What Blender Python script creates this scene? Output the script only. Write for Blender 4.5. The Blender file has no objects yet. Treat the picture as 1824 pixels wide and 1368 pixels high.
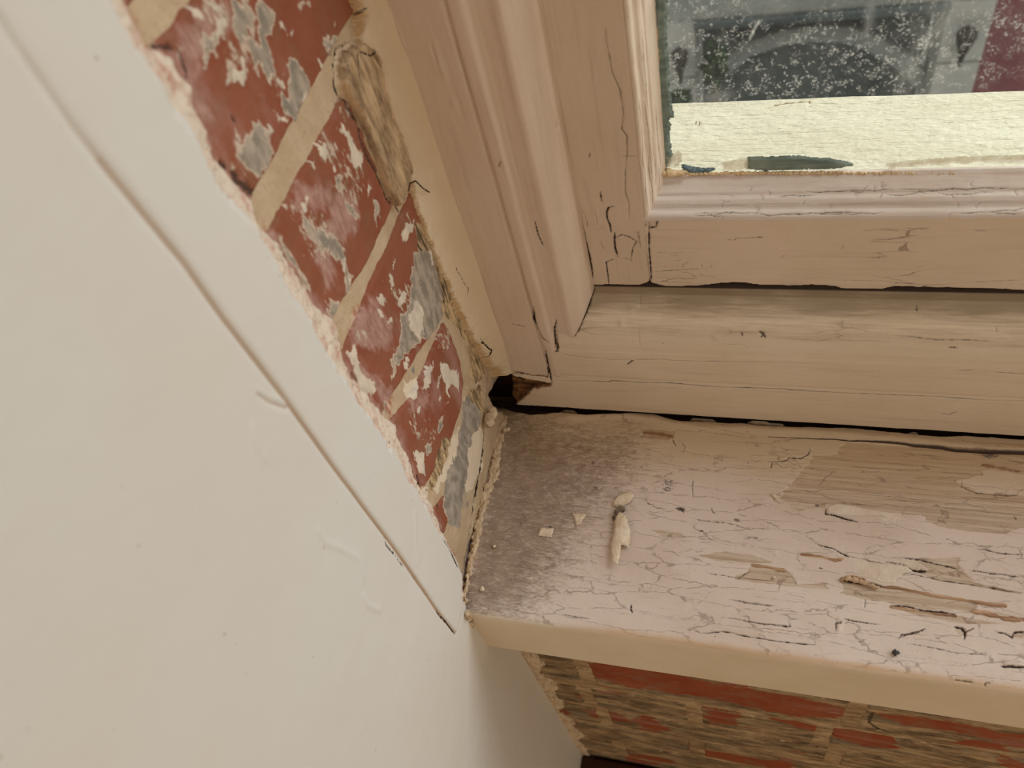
import bpy, math
import numpy as np
from mathutils import Matrix, Vector

# ------------------------------------------------------------------ camera
SC = bpy.context.scene
COL = SC.collection
FPX = 1437.16
CAM = np.array([0.18272, -0.17234, 0.52643])
def _rot(rx, ry, rz):
    c, s = math.cos, math.sin
    X = np.array([[1, 0, 0], [0, c(rx), -s(rx)], [0, s(rx), c(rx)]])
    Y = np.array([[c(ry), 0, s(ry)], [0, 1, 0], [-s(ry), 0, c(ry)]])
    Z = np.array([[c(rz), -s(rz), 0], [s(rz), c(rz), 0], [0, 0, 1]])
    return Z @ X @ Y
CR = _rot(math.radians(35.93996), math.radians(14.58233), math.radians(3.71869))
cd = bpy.data.cameras.new('camera')
cam = bpy.data.objects.new('camera', cd); COL.objects.link(cam)
cd.sensor_width = 36; cd.lens = FPX * 36 / 1824; cd.clip_start = .01; cd.clip_end = 200
cd.dof.use_dof = True; cd.dof.focus_distance = .56; cd.dof.aperture_fstop = 9.5
m4 = Matrix([list(CR[i]) + [CAM[i]] for i in range(3)] + [[0, 0, 0, 1]])
cam.matrix_world = m4
SC.camera = cam

# ------------------------------------------------------------------ light
w = bpy.data.worlds.new('world'); SC.world = w; w.use_nodes = True
bg = w.node_tree.nodes['Background']
bg.inputs[0].default_value = (1.0, .85, .67, 1); bg.inputs[1].default_value = .65
sd = bpy.data.lights.new('sun', 'SUN'); sd.energy = 1.4; sd.angle = .009; sd.color = (1, .97, .90)
sun = bpy.data.objects.new('sun', sd); COL.objects.link(sun)
sun.rotation_euler = Vector((.50, .045, .85)).to_track_quat('Z', 'Y').to_euler()
ad = bpy.data.lights.new('sky_light', 'AREA'); ad.shape = 'RECTANGLE'; ad.size = 2.6; ad.size_y = 2.2
ad.energy = 112; ad.color = (.92, .96, 1.0)
al = bpy.data.objects.new('sky_light', ad); COL.objects.link(al)
al.location = (2.4, 1.4, 2.1)
al.rotation_euler = (Vector((2.4, 1.4, 2.1)) - Vector((.12, .1, .1))).to_track_quat('Z', 'Y').to_euler()
vs = SC.view_settings
vs.view_transform = 'Standard'; vs.look = 'None'; vs.gamma = 1; vs.exposure = -.24; vs.use_curve_mapping = False

# ------------------------------------------------------------------ tracing helpers: photo point -> point on a real plane
CROP = {'p': (0, 0, 1), 'c1': (200, 0, 3.648), 'c2': (400, 250, 3.648), 'c3': (550, 550, 3.648), 'c4': (700, 800, 3.648),
        'c5': (620, 0, 3.04), 'c6': (1124, 0, 2.606), 'c7': (850, 400, 3.04), 'c8': (1324, 400, 3.648), 'd1': (1000, 740, 3.648),
        'd2': (1324, 760, 3.648), 'd3': (800, 1000, 3.04), 'd4': (1224, 1050, 3.04), 'd7': (850, 480, 4.56), 'd8': (1160, 0, 4.276)}
def U(pts, ax, val, crop='p'):
    """points of a crop of the photograph laid on the plane axis=val"""
    ox, oy, s = CROP[crop]
    q = np.array(pts, float) / s + [ox, oy]
    d = np.stack([(q[:, 0] - 912) / FPX, -(q[:, 1] - 684) / FPX, -np.ones(len(q))], 1) @ CR.T
    t = (val - CAM[ax]) / d[:, ax]
    return CAM + d * t[:, None]
def U2(pts, ax, val, crop='p'):
    return np.delete(U(pts, ax, val, crop), ax, 1)

# ------------------------------------------------------------------ numeric fields
def _h(ix, iy, seed):
    n = (ix.astype(np.int64) * 374761393 + iy.astype(np.int64) * 668265263 + seed * 974634781) & 0xffffffff
    n = ((n ^ (n >> 13)) * 1274126177) & 0xffffffff
    return ((n ^ (n >> 16)) & 0xffffff) / float(0x1000000)
def vn(x, y, seed=0):
    ix = np.floor(x); iy = np.floor(y); fx = x - ix; fy = y - iy
    fx = fx * fx * (3 - 2 * fx); fy = fy * fy * (3 - 2 * fy)
    a = _h(ix, iy, seed); b = _h(ix + 1, iy, seed); c = _h(ix, iy + 1, seed); d = _h(ix + 1, iy + 1, seed)
    return (a + (b - a) * fx) * (1 - fy) + (c + (d - c) * fx) * fy
def fbm(x, y, sc=100., octv=4, seed=0, ax=1., ay=1.):
    """noise about zero, roughly -.5 .. .5; sc in cells per metre"""
    r = 0; a = .5; t = 0
    for o in range(octv):
        r = r + a * (vn(x * sc * ax * 2 ** o + 17.3 * o, y * sc * ay * 2 ** o + 5.1 * o, seed + o) - .5); t += a; a *= .55
    return r / t
def ss(e0, e1, x):
    t = np.clip((x - e0) / (e1 - e0), 0, 1); return t * t * (3 - 2 * t)
def pd(x, y, pl, pad=None):
    """distance to a polyline and parameter 0..1 along it (far points: big)"""
    out = np.full(x.shape, 9.); par = np.zeros(x.shape)
    if pad is not None:
        lo = pl.min(0) - pad; hi = pl.max(0) + pad
        m = (x > lo[0]) & (x < hi[0]) & (y > lo[1]) & (y < hi[1])
        if not m.any(): return out, par
        xx = x[m]; yy = y[m]
    else: m = None; xx = x; yy = y
    best = np.full(xx.shape, 9.); bp = np.zeros(xx.shape)
    L = np.r_[0, np.cumsum(np.hypot(*np.diff(pl, axis=0).T))]
    for i in range(len(pl) - 1):
        a = pl[i]; d = pl[i + 1] - a; dd = d @ d + 1e-18
        t = np.clip(((xx - a[0]) * d[0] + (yy - a[1]) * d[1]) / dd, 0, 1)
        r = np.hypot(xx - a[0] - t * d[0], yy - a[1] - t * d[1])
        k = r < best; best = np.where(k, r, best); bp = np.where(k, (L[i] + t * (L[i + 1] - L[i])) / L[-1], bp)
    if m is None: return best, bp
    out[m] = best; par[m] = bp
    return out, par
def sdp(x, y, poly, pad=.02):
    """signed distance to a closed polygon, negative inside"""
    pl = np.vstack([poly, poly[:1]])
    d, _ = pd(x, y, pl, pad)
    lo = poly.min(0); hi = poly.max(0)
    m = (x > lo[0]) & (x < hi[0]) & (y > lo[1]) & (y < hi[1])
    ins = np.zeros(x.shape, bool)
    if m.any():
        xx = x[m]; yy = y[m]; c = np.zeros(xx.shape, bool)
        for i in range(len(poly)):
            a = pl[i]; b = pl[i + 1]
            if a[1] == b[1]: continue
            k = ((a[1] > yy) != (b[1] > yy)) & (xx < (b[0] - a[0]) * (yy - a[1]) / (b[1] - a[1]) + a[0])
            c ^= k
        ins[m] = c
    return np.where(ins, -d, d)
def enc(s, wd=.0015): return np.clip(.5 - s / (2 * wd), 0, 1)
def blobs(x, y, polys, wd=.0015):
    r = np.zeros(x.shape)
    for p in polys: r = np.maximum(r, enc(sdp(x, y, p, .006), wd))
    return r
def cracks(x, y, items, k=1.0, mn=.00055):
    """items: (polyline, half width m). returns mask 0..1 tapered at the ends"""
    r = np.zeros(x.shape)
    for pl, hw in items:
        d, t = pd(x, y, pl, hw * 3 + .001)
        wloc = hw * k * (.55 + .45 * np.minimum(1, np.minimum(t, 1 - t) * 6))
        wloc = wloc * (.6 + .8 * vn(t * 40 + pl[0, 0] * 999, t * 0 + 3.3, 5))
        amp = np.clip(wloc / mn, .0, 1.); wl = np.maximum(wloc, mn * .8)
        r = np.maximum(r, np.clip(1.25 - d / (wl + 1e-9) * .75, 0, 1) * (d < 5) * amp)
    return r
def lin(a, b, st): return np.linspace(a, b, max(2, int(round(abs(b - a) / st)) + 1))

# ------------------------------------------------------------------ objects
def put(o, parent=None):
    COL.objects.link(o)
    if parent is not None: o.parent = parent
    return o
def empty(name, loc=(0, 0, 0)):
    o = bpy.data.objects.new(name, None); o.location = loc; o.empty_display_size = .05; return put(o)
def tag(o, label, cat=None, group=None, kind=None):
    o['label'] = label
    if cat: o['category'] = cat
    if group: o['group'] = group
    if kind: o['kind'] = kind
    return o
def mesh_np(name, V, F, mat, parent=None, attrs=None, smooth=True):
    me = bpy.data.meshes.new(name)
    V = np.ascontiguousarray(V, np.float32); F = np.ascontiguousarray(F, np.int32)
    k = F.shape[1]
    me.vertices.add(len(V)); me.vertices.foreach_set('co', V.ravel())
    me.loops.add(F.size); me.loops.foreach_set('vertex_index', F.ravel())
    me.polygons.add(len(F)); me.polygons.foreach_set('loop_start', np.arange(0, F.size, k, dtype=np.int32))
    me.polygons.foreach_set('use_smooth', np.full(len(F), smooth, bool))
    me.update(calc_edges=True)
    for n, a in (attrs or {}).items():
        at = me.attributes.new(n, 'FLOAT', 'POINT'); at.data.foreach_set('value', np.ascontiguousarray(a, np.float32).ravel())
    me.materials.append(mat)
    return put(bpy.data.objects.new(name, me), parent)
def sheet(name, P, mat, parent=None, attrs=None, keep=None, flip=False, back=None):
    """grid of points (nv,nu,3). keep: per vertex mask. back: vector; closes the sides of the whole grid along it"""
    attrs = dict(attrs or {})
    if back is not None:
        bk = np.array(back, float)
        ring = np.pad(P, ((1, 1), (1, 1), (0, 0)), mode='edge')
        e = np.ones(ring.shape[:2], bool); e[1:-1, 1:-1] = False
        ring[e] = ring[e] + bk
        P = ring; attrs = {k: np.pad(v, 1, mode='edge') for k, v in attrs.items()}
        if keep is not None: keep = np.pad(keep, 1, mode='edge')
    nv, nu = P.shape[:2]
    I = np.arange(nv * nu).reshape(nv, nu)
    F = np.stack([I[:-1, :-1], I[:-1, 1:], I[1:, 1:], I[1:, :-1]], -1).reshape(-1, 4)
    if flip: F = F[:, ::-1]
    V = P.reshape(-1, 3)
    if keep is not None:
        kf = keep.ravel()[F].any(1); F = F[kf]
        u = np.unique(F); mp = np.full(len(V), -1); mp[u] = np.arange(len(u)); F = mp[F]; V = V[u]
        attrs = {k: v.ravel()[u] for k, v in attrs.items()}
    return mesh_np(name, V, F, mat, parent, attrs)
def box(name, lo, hi, mat, parent=None, bev=0):
    lo = np.array(lo, float); hi = np.array(hi, float)
    V = np.array([[x, y, z] for x in (0, 1) for y in (0, 1) for z in (0, 1)]) * (hi - lo) + lo
    F = [[0, 1, 3, 2], [4, 6, 7, 5], [0, 4, 5, 1], [2, 3, 7, 6], [0, 2, 6, 4], [1, 5, 7, 3]]
    o = mesh_np(name, V, np.array(F), mat, parent, smooth=False)
    if bev:
        md = o.modifiers.new('bevel', 'BEVEL'); md.width = bev; md.segments = 2
    return o
def tube(path, rad, n=8):
    """lumpy tube along path; rad per point. returns V,F"""
    path = np.array(path, float); rad = np.broadcast_to(rad, len(path))
    V = []; F = []
    for i, p in enumerate(path):
        t = path[min(i + 1, len(path) - 1)] - path[max(i - 1, 0)]; t = t / (np.linalg.norm(t) + 1e-12)
        a = np.cross(t, [0, 0, 1.]);
        if np.linalg.norm(a) < .1: a = np.cross(t, [0, 1., 0])
        a /= np.linalg.norm(a); b = np.cross(t, a)
        for k in range(n):
            th = 2 * math.pi * k / n
            V.append(p + rad[i] * (math.cos(th) * a + math.sin(th) * b))
    for i in range(len(path) - 1):
        for k in range(n):
            F.append([i * n + k, i * n + (k + 1) % n, (i + 1) * n + (k + 1) % n, (i + 1) * n + k])
    c0 = len(V); V.append(path[0]); c1 = len(V); V.append(path[-1])
    m = (len(path) - 1) * n
    for k in range(0, n, 1):
        F.append([c0, (k + 1) % n, k, k]); F.append([c1, m + k, m + (k + 1) % n, m + (k + 1) % n])
    return np.array(V), np.array(F)

# ------------------------------------------------------------------ materials
def lin3(c):
    c = np.array(c, float) / 255
    return tuple(np.where(c <= .04045, c / 12.92, ((c + .055) / 1.055) ** 2.4)) + (1,)
class NT:
    def __init__(s, name):
        s.m = bpy.data.materials.new(name); s.m.use_nodes = True; s.t = s.m.node_tree
        s.b = s.t.nodes['Principled BSDF']; s.out = s.t.nodes['Material Output']
        s.co = s.t.nodes.new('ShaderNodeTexCoord').outputs['Object']
    def n(s, ty, **kw):
        o = s.t.nodes.new(ty)
        for k, v in kw.items(): setattr(o, k, v)
        return o
    def l(s, a, b): s.t.links.new(a, b)
    def setin(s, sock, v):
        if isinstance(v, bpy.types.NodeSocket): s.l(v, sock)
        else: sock.default_value = v
    def vec(s, st=(1, 1, 1), off=(0, 0, 0)):
        if tuple(st) == (1, 1, 1) and tuple(off) == (0, 0, 0): return s.co
        o = s.n('ShaderNodeMapping'); s.l(s.co, o.inputs[0]); o.inputs['Scale'].default_value = st; o.inputs['Location'].default_value = off
        return o.outputs[0]
    def noise(s, sc, st=(1, 1, 1), det=4, rough=.55, dist=0., off=(0, 0, 0)):
        o = s.n('ShaderNodeTexNoise'); s.l(s.vec(st, off), o.inputs['Vector'])
        o.inputs['Scale'].default_value = sc; o.inputs['Detail'].default_value = det
        o.inputs['Roughness'].default_value = rough; o.inputs['Distortion'].default_value = dist
        return o.outputs[0]
    def vor(s, sc, st=(1, 1, 1), feat='DISTANCE_TO_EDGE', warp=0., wsc=60.):
        o = s.n('ShaderNodeTexVoronoi', feature=feat); o.inputs['Scale'].default_value = sc
        v = s.vec(st)
        if warp:
            nz = s.n('ShaderNodeTexNoise'); s.l(s.co, nz.inputs['Vector']); nz.inputs['Scale'].default_value = wsc; nz.inputs['Detail'].default_value = 3
            a = s.n('ShaderNodeVectorMath', operation='SUBTRACT'); s.l(nz.outputs['Color'], a.inputs[0]); a.inputs[1].default_value = (.5, .5, .5)
            b = s.n('ShaderNodeVectorMath', operation='MULTIPLY_ADD'); s.l(a.outputs[0], b.inputs[0]); b.inputs[1].default_value = (warp,) * 3; s.l(v, b.inputs[2])
            v = b.outputs[0]
        s.l(v, o.inputs['Vector'])
        return o
    def attr(s, name):
        o = s.n('ShaderNodeAttribute', attribute_name=name); return o.outputs['Fac']
    def math(s, op, a, b=0., c=None, clamp=False):
        o = s.n('ShaderNodeMath', operation=op); o.use_clamp = clamp
        s.setin(o.inputs[0], a); s.setin(o.inputs[1], b)
        if c is not None: s.setin(o.inputs[2], c)
        return o.outputs[0]
    def ramp(s, v, a, b, lo=0., hi=1.):
        o = s.n('ShaderNodeMapRange', interpolation_type='SMOOTHSTEP'); s.setin(o.inputs[0], v)
        o.inputs[1].default_value = a; o.inputs[2].default_value = b; o.inputs[3].default_value = lo; o.inputs[4].default_value = hi
        return o.outputs[0]
    def mix(s, f, a, b, mode='MIX'):
        o = s.n('ShaderNodeMix', data_type='RGBA', blend_type=mode); o.clamp_factor = True
        s.setin(o.inputs[0], f); s.setin(o.inputs[6], a); s.setin(o.inputs[7], b)
        return o.outputs[2]
    def edge(s, name, amp=.5, sc=500., st=(1, 1, 1), soft=.08):
        """ragged mask from a soft attribute"""
        nz = s.noise(sc, st, 5, .65)
        v = s.math('MULTIPLY_ADD', s.math('SUBTRACT', nz, .5), amp * 2, s.attr(name))
        return s.ramp(v, .5 - soft, .5 + soft)
    def bump(s, h, strength=.5, dist=.001, prev=None):
        o = s.n('ShaderNodeBump'); s.setin(o.inputs['Strength'], strength); o.inputs['Distance'].default_value = dist
        s.setin(o.inputs['Height'], h)
        if prev is not None: s.l(prev, o.inputs['Normal'])
        return o.outputs[0]
    def done(s, col, rough=.6, nrm=None, spec=.35):
        s.setin(s.b.inputs['Base Color'], col); s.setin(s.b.inputs['Roughness'], rough)
        s.b.inputs['Specular IOR Level'].default_value = spec
        if nrm is not None: s.l(nrm, s.b.inputs['Normal'])
        return s.m
def plain(name, a, b=None, sc=60, rough=.6, st=(1, 1, 1), bump=.0, bsc=300, spec=.3):
    t = NT(name); b = b or a
    c = t.mix(t.ramp(t.noise(sc, st), .3, .7), lin3(a), lin3(b))
    nr = t.bump(t.noise(bsc, st), bump, .002) if bump else None
    return t.done(c, rough, nr, spec)

# painted woodwork: cream paint with brush marks, hairline cracks, grime lodged in cracks, rot
def wood_paint(name, c1, c2, grain, cx=1.0, rough=.42):
    """grain: 0 = along x, 2 = along z"""
    t = NT(name)
    st = [1, 1, 1]; st[grain] = .06; st = tuple(st)
    col = t.mix(t.ramp(t.noise(14, (1, 1, 1), 4), .3, .7), lin3(c1), lin3(c2))
    col = t.mix(t.ramp(t.noise(260, st, 4, .6), .5, .85, 0, .28), col, lin3((150, 122, 98)))
    # hairline cracks along the grain, in patches
    vst = [.9, .9, .9]; vst[grain] = .12
    v = t.vor(150, tuple(vst), warp=.003, wsc=90).outputs['Distance']
    hair = t.math('MULTIPLY', t.ramp(v, .010, .03, 1, 0), t.ramp(t.math('ADD', t.noise(26, det=3), t.attr('crackle')), .62, .72))
    hair = t.math('MULTIPLY', hair, cx)
    col = t.mix(t.math('MULTIPLY', hair, .6), col, lin3((96, 70, 52)))
    # soot specks
    sp = t.ramp(t.noise(900, det=2), .71, .77, 0, .45)
    col = t.mix(sp, col, lin3((104, 84, 66)))
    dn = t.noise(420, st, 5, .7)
    dirt_shade = t.ramp(t.math('MULTIPLY_ADD', t.math('SUBTRACT', dn, .5), .9, t.attr('dirt_shade')), .25, .95)
    col = t.mix(t.math('MULTIPLY', dirt_shade, .75), col, lin3((118, 98, 72)))
    rot = t.edge('rot', .3, 300, soft=.15)
    rc = t.mix(t.ramp(t.noise(200, st, 5), .3, .7), lin3((58, 34, 16)), lin3((150, 104, 58)))
    col = t.mix(rot, col, rc)
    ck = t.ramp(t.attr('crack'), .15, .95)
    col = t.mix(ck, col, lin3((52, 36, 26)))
    h1 = t.noise(330, st, 4, .6); h2 = t.noise(45, det=3)
    nr = t.bump(h1, .22, .0012); nr = t.bump(h2, .25, .004, nr); nr = t.bump(hair, -.5, .0006, nr)
    return t.done(col, t.mix(rot, (rough,) * 3 + (1,), (.85, .85, .85, 1)), nr, .4)

M_CASE = wood_paint('casing_paint', (220, 199, 180), (214, 191, 170), 2, .25)
M_SASH = wood_paint('sash_paint', (218, 197, 176), (212, 190, 167), 2, .8)
M_RAIL = wood_paint('rail_paint', (224, 203, 182), (217, 196, 173), 0, .9)
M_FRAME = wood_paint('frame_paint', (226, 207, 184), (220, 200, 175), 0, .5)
M_BEAD = wood_paint('bead_paint', (226, 216, 210), (216, 202, 192), 0, 1.0)
M_BEADV = wood_paint('bead_paint_upright', (232, 218, 202), (218, 198, 176), 2, 1.0)

def sill_mat():
    t = NT('sill_paint'); st = (.07, 1, 1)
    big = t.ramp(t.noise(9, (1, 1.6, 1), 3), .35, .65)
    col = t.mix(big, lin3((226, 209, 198)), lin3((216, 197, 183)))
    col = t.mix(t.ramp(t.noise(60, (1, 1, 1), 3), .55, .8, 0, .5), col, lin3((228, 214, 206)))
    # thin paint turning tan towards the window
    wn = t.math('MULTIPLY_ADD', t.math('SUBTRACT', t.noise(160, st, 5, .65), .5), .7, t.attr('worn'))
    col = t.mix(t.ramp(wn, .2, .9, 0, .75), col, lin3((208, 184, 150)))
    # bare weathered wood
    bare = t.edge('bare', .22, 420, (.3, 1, 1), .06)
    wc = t.mix(t.ramp(t.noise(420, (.03, 1, 1), 5, .65), .35, .7), lin3((214, 195, 176)), lin3((184, 158, 134)))
    wc = t.mix(t.ramp(wn, .2, .9, 0, .6), wc, lin3((196, 166, 128)))
    wc = t.mix(t.ramp(t.noise(700, (.025, 1, 1), 3), .58, .72, 0, .7), wc, lin3((120, 90, 68)))
    col = t.mix(bare, col, wc)
    # fine crackle: long cells along the grain
    v = t.vor(95, (.17, 1, 1), warp=.003, wsc=150).outputs['Distance']
    v2 = t.vor(150, (.14, 1, 1), warp=.003, wsc=120).outputs['Distance']
    cm = t.ramp(t.math('ADD', t.noise(22, det=3), t.math('MULTIPLY', t.attr('crackle'), .2)), .50, .62)
    ha = t.math('MULTIPLY', t.ramp(v, .008, .026, 1, 0), cm)
    hb = t.math('MULTIPLY', t.ramp(v2, .006, .026, 1, 0), t.ramp(t.noise(30, det=2, off=(3, 1, 0)), .53, .62))
    hair = t.math('MAXIMUM', ha, t.math('MULTIPLY', hb, .7))
    hair = t.math('MULTIPLY', hair, t.ramp(t.noise(130, det=2, off=(7, 2, 0)), .35, .55))
    col = t.mix(t.math('MULTIPLY', hair, .5), col, lin3((118, 90, 74)))
    # grain lines
    gl = t.math('MULTIPLY', t.ramp(t.noise(900, (.02, 1, 1), 3), .62, .74), t.ramp(t.math('ADD', t.attr('worn'), t.noise(40, det=2)), .55, 1.0))
    col = t.mix(t.math('MULTIPLY', gl, .55), col, lin3((112, 86, 62)))
    # dirt: soft brown bloom with dark specks
    dn = t.math('ADD', t.math('MULTIPLY', t.noise(260, (.4, 1, 1), 6, .72), .55), t.math('MULTIPLY', t.noise(900, (.3, 1, 1), 4, .7), .45))
    dirt_shade = t.ramp(t.math('MULTIPLY_ADD', t.math('SUBTRACT', dn, .5), 3.4, t.attr('dirt_shade')), .12, 1.15)
    col = t.mix(t.math('MULTIPLY', dirt_shade, .74), col, t.mix(t.ramp(t.noise(80), .35, .65), lin3((110, 84, 60)), lin3((140, 116, 92))))
    dk = t.ramp(t.math('MULTIPLY_ADD', t.math('SUBTRACT', t.noise(800, (.6, 1, 1), 4, .7), .5), 1.3, t.attr('soot')), .45, .75)
    col = t.mix(t.math('MULTIPLY', dk, .8), col, lin3((70, 64, 64)))
    sp = t.ramp(t.noise(620, det=2, off=(1, 5, 0)), .725, .765, 0, .8)
    col = t.mix(sp, col, lin3((84, 66, 58)))
    # yellow-brown bare arris along the nose
    col = t.mix(t.math('MULTIPLY', t.edge('arris', .35, 160, (.3, 1, 1), .3), .7), col, lin3((206, 164, 118)))
    fc = t.mix(t.ramp(t.noise(20), .3, .7), lin3((224, 206, 180)), lin3((218, 199, 170)))
    col = t.mix(t.attr('face'), col, fc)
    col = t.mix(t.ramp(t.attr('rust'), .4, .6), col, t.mix(t.ramp(t.noise(400, (.05, 1, 1), 4), .35, .7), lin3((142, 104, 76)), lin3((214, 176, 140))))
    ck = t.ramp(t.attr('crack'), .15, .95)
    col = t.mix(ck, col, lin3((70, 52, 42)))
    nr = t.bump(t.noise(420, (.03, 1, 1), 5, .65), t.math('MULTIPLY_ADD', bare, .35, .16), .0012)
    nr = t.bump(t.noise(120, det=4), .18, .002, nr); nr = t.bump(hair, -.6, .0006, nr)
    return t.done(col, .55, nr, .35)
M_SILL = sill_mat()

def wall_paint():
    t = NT('white_wall_paint')
    col = t.mix(t.ramp(t.noise(7, det=3), .3, .7), lin3((222, 221, 216)), lin3((221, 216, 209)))
    tn = t.edge('torn', .45, 300, soft=.12)
    tc = t.mix(t.ramp(t.noise(110, det=5), .46, .74), lin3((232, 216, 198)), lin3((208, 158, 138)))
    tc = t.mix(t.ramp(t.noise(420, det=3), .66, .72), tc, lin3((92, 72, 66)))
    col = t.mix(tn, col, tc)
    col = t.mix(t.math('MULTIPLY', t.ramp(t.attr('groove'), .25, .85), .85), col, lin3((176, 140, 104)))
    col = t.mix(t.ramp(t.attr('crack'), .4, .65), col, lin3((70, 52, 40)))
    sp = t.ramp(t.noise(260, det=2), .745, .77, 0, .5)
    col = t.mix(sp, col, lin3((130, 108, 92)))
    nr = t.bump(t.noise(110, det=4, rough=.5), .08, .003); nr = t.bump(t.noise(900, det=2), .05, .001, nr)
    nr = t.bump(t.noise(500, det=5), t.math('MULTIPLY', tn, .7), .002, nr)
    return t.done(col, .55, nr, .3)
M_WALL = wall_paint()

def brick_mat(name, streak=False):
    t = NT(name)
    st = (.10, 1, 1) if streak else (1, 1, .45)
    a = t.mix(t.ramp(t.noise(26, det=4), .3, .7), lin3((140, 64, 38) if streak else (142, 80, 59)), lin3((152, 80, 48) if streak else (152, 94, 72)))
    a = t.mix(t.ramp(t.noise(60, det=4, off=(4, 1, 2)), .45, .70, 0, .75), a, lin3((140, 96, 72)))
    a = t.mix(t.ramp(t.noise(45, st, 4, off=(1, 7, 3)), .52, .72, 0, .6), a, lin3((172, 132, 122)))
    a = t.mix(t.ramp(t.noise(700, det=2), .68, .76, 0, .7), a, lin3((92, 44, 34)))
    pk = t.edge('pink', .55, 260, st, .22)
    a = t.mix(t.math('MULTIPLY', pk, .75), a, t.mix(t.ramp(t.noise(300, st, 5), .35, .65), lin3((196, 160, 150)), lin3((168, 128, 118))))
    g = t.edge('grey', .62, 300, st, .08)
    gc = t.mix(t.ramp(t.noise(190, st, 5), .35, .65), lin3((140, 131, 118)), lin3((180, 166, 150)))
    gc = t.mix(t.ramp(t.noise(420, st, 4), .6, .72), gc, lin3((196, 178, 162)))
    # pale rim where the old grey coat flakes off
    rim = t.math('SUBTRACT', g, t.ramp(t.math('MULTIPLY_ADD', t.math('SUBTRACT', t.noise(300, st, 5, .65), .5), 1.24, t.attr('grey')), .60, .78))
    a = t.mix(g, a, gc)
    a = t.mix(t.math('MULTIPLY', rim, .8), a, lin3((214, 192, 172)))
    wh = t.edge('white', .75, 360, st, .09)
    wc = t.mix(t.ramp(t.noise(150, st), .3, .7), lin3((228, 214, 194)), lin3((204, 192, 178)))
    a = t.mix(wh, a, wc)
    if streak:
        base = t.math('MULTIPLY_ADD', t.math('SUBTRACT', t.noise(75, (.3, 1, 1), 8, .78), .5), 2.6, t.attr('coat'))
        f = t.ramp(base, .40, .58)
        sc = t.mix(t.ramp(t.noise(70, (.28, 1, 1), 8, .74), .36, .66), lin3((100, 82, 60)), lin3((186, 158, 120)))  # coat tones darkened to stand for the dim light below the sill
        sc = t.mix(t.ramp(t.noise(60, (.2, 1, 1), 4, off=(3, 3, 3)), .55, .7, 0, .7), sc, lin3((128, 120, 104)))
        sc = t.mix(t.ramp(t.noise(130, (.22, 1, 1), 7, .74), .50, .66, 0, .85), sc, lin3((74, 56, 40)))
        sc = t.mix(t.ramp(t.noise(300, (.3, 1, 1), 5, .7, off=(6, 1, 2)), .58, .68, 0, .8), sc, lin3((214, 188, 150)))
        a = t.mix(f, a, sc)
    fb = t.edge('fibre', .45, 200, st, .1)
    fc = t.mix(t.ramp(t.noise(260, (1, 1, .18), 5, .7), .35, .62), lin3((92, 74, 56)), lin3((214, 186, 146)))
    a = t.mix(fb, a, fc)
    dk = t.edge('dark', .8, 500, soft=.25)
    a = t.mix(t.math('MULTIPLY', dk, .85), a, lin3((66, 52, 46)))
    h = t.math('ADD', t.math('MULTIPLY', wh, .5), t.math('MULTIPLY', g, .35))
    nr = t.bump(h, .5, .0006); nr = t.bump(t.noise(300, det=5), .35, .001, nr)
    nr = t.bump(t.noise(260, (1, 1, .18), 5, .7), t.math('MULTIPLY', fb, .9), .003, nr)
    return t.done(a, .75, nr, .18)
M_BRICK = brick_mat('brick_with_old_paint')
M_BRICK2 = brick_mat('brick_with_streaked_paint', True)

def mortar_mat(name, c1, c2, streak=False):
    t = NT(name); st = (.15, 1, 1) if streak else (1, 1, .5)
    a = t.mix(t.ramp(t.noise(70, st, 4), .3, .7), lin3(c1), lin3(c2))
    a = t.mix(t.ramp(t.noise(900, det=2), .62, .72, 0, .6), a, lin3((150, 116, 84)))
    if streak:
        a = t.mix(t.ramp(t.noise(80, (.3, 1, 1), 8, .76), .42, .62), a, lin3((196, 168, 130)))
        a = t.mix(t.ramp(t.noise(120, (.25, 1, 1), 7, .74, off=(5, 2, 1)), .52, .66, 0, .85), a, lin3((82, 64, 46)))
        a = t.mix(t.ramp(t.noise(60, (.35, 1, 1), 6, .7, off=(1, 9, 4)), .58, .68, 0, .8), a, lin3((132, 122, 104)))
        a = t.mix(t.ramp(t.noise(70, (.4, 1, 1), 7, .75, off=(8, 3, 7)), .60, .68, 0, .8), a, lin3((148, 78, 48)))
    g = t.edge('grey', .4, 220, st, .1)
    gc = t.mix(t.ramp(t.noise(160, st, 5), .35, .65), lin3((142, 134, 124)), lin3((180, 168, 154)))
    a = t.mix(g, a, gc)
    pk = t.edge('pink', .5, 260, st, .2)
    a = t.mix(pk, a, t.mix(t.ramp(t.noise(260, st, 5), .35, .65), lin3((224, 196, 172)), lin3((176, 116, 90))))
    a = t.mix(t.edge('white', .45, 300, st, .07), a, lin3((230, 214, 190)))
    fb = t.edge('fibre', .45, 200, st, .1)
    fc = t.mix(t.ramp(t.noise(260, (1, 1, .2), 5, .7), .35, .62), lin3((110, 90, 66)), lin3((212, 184, 142)))
    a = t.mix(fb, a, fc)
    a = t.mix(t.edge('dark', .4, 400, soft=.12), a, lin3((44, 32, 24)))
    nr = t.bump(t.noise(600, det=3), .3, .001); nr = t.bump(t.noise(120, st, 5), .5, .003, nr)
    return t.done(a, .8, nr, .2)
M_MORTAR = mortar_mat('sandy_mortar', (206, 184, 154), (192, 168, 138))
M_MORTAR2 = mortar_mat('streaked_mortar', (170, 140, 102), (134, 108, 78), True)

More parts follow.
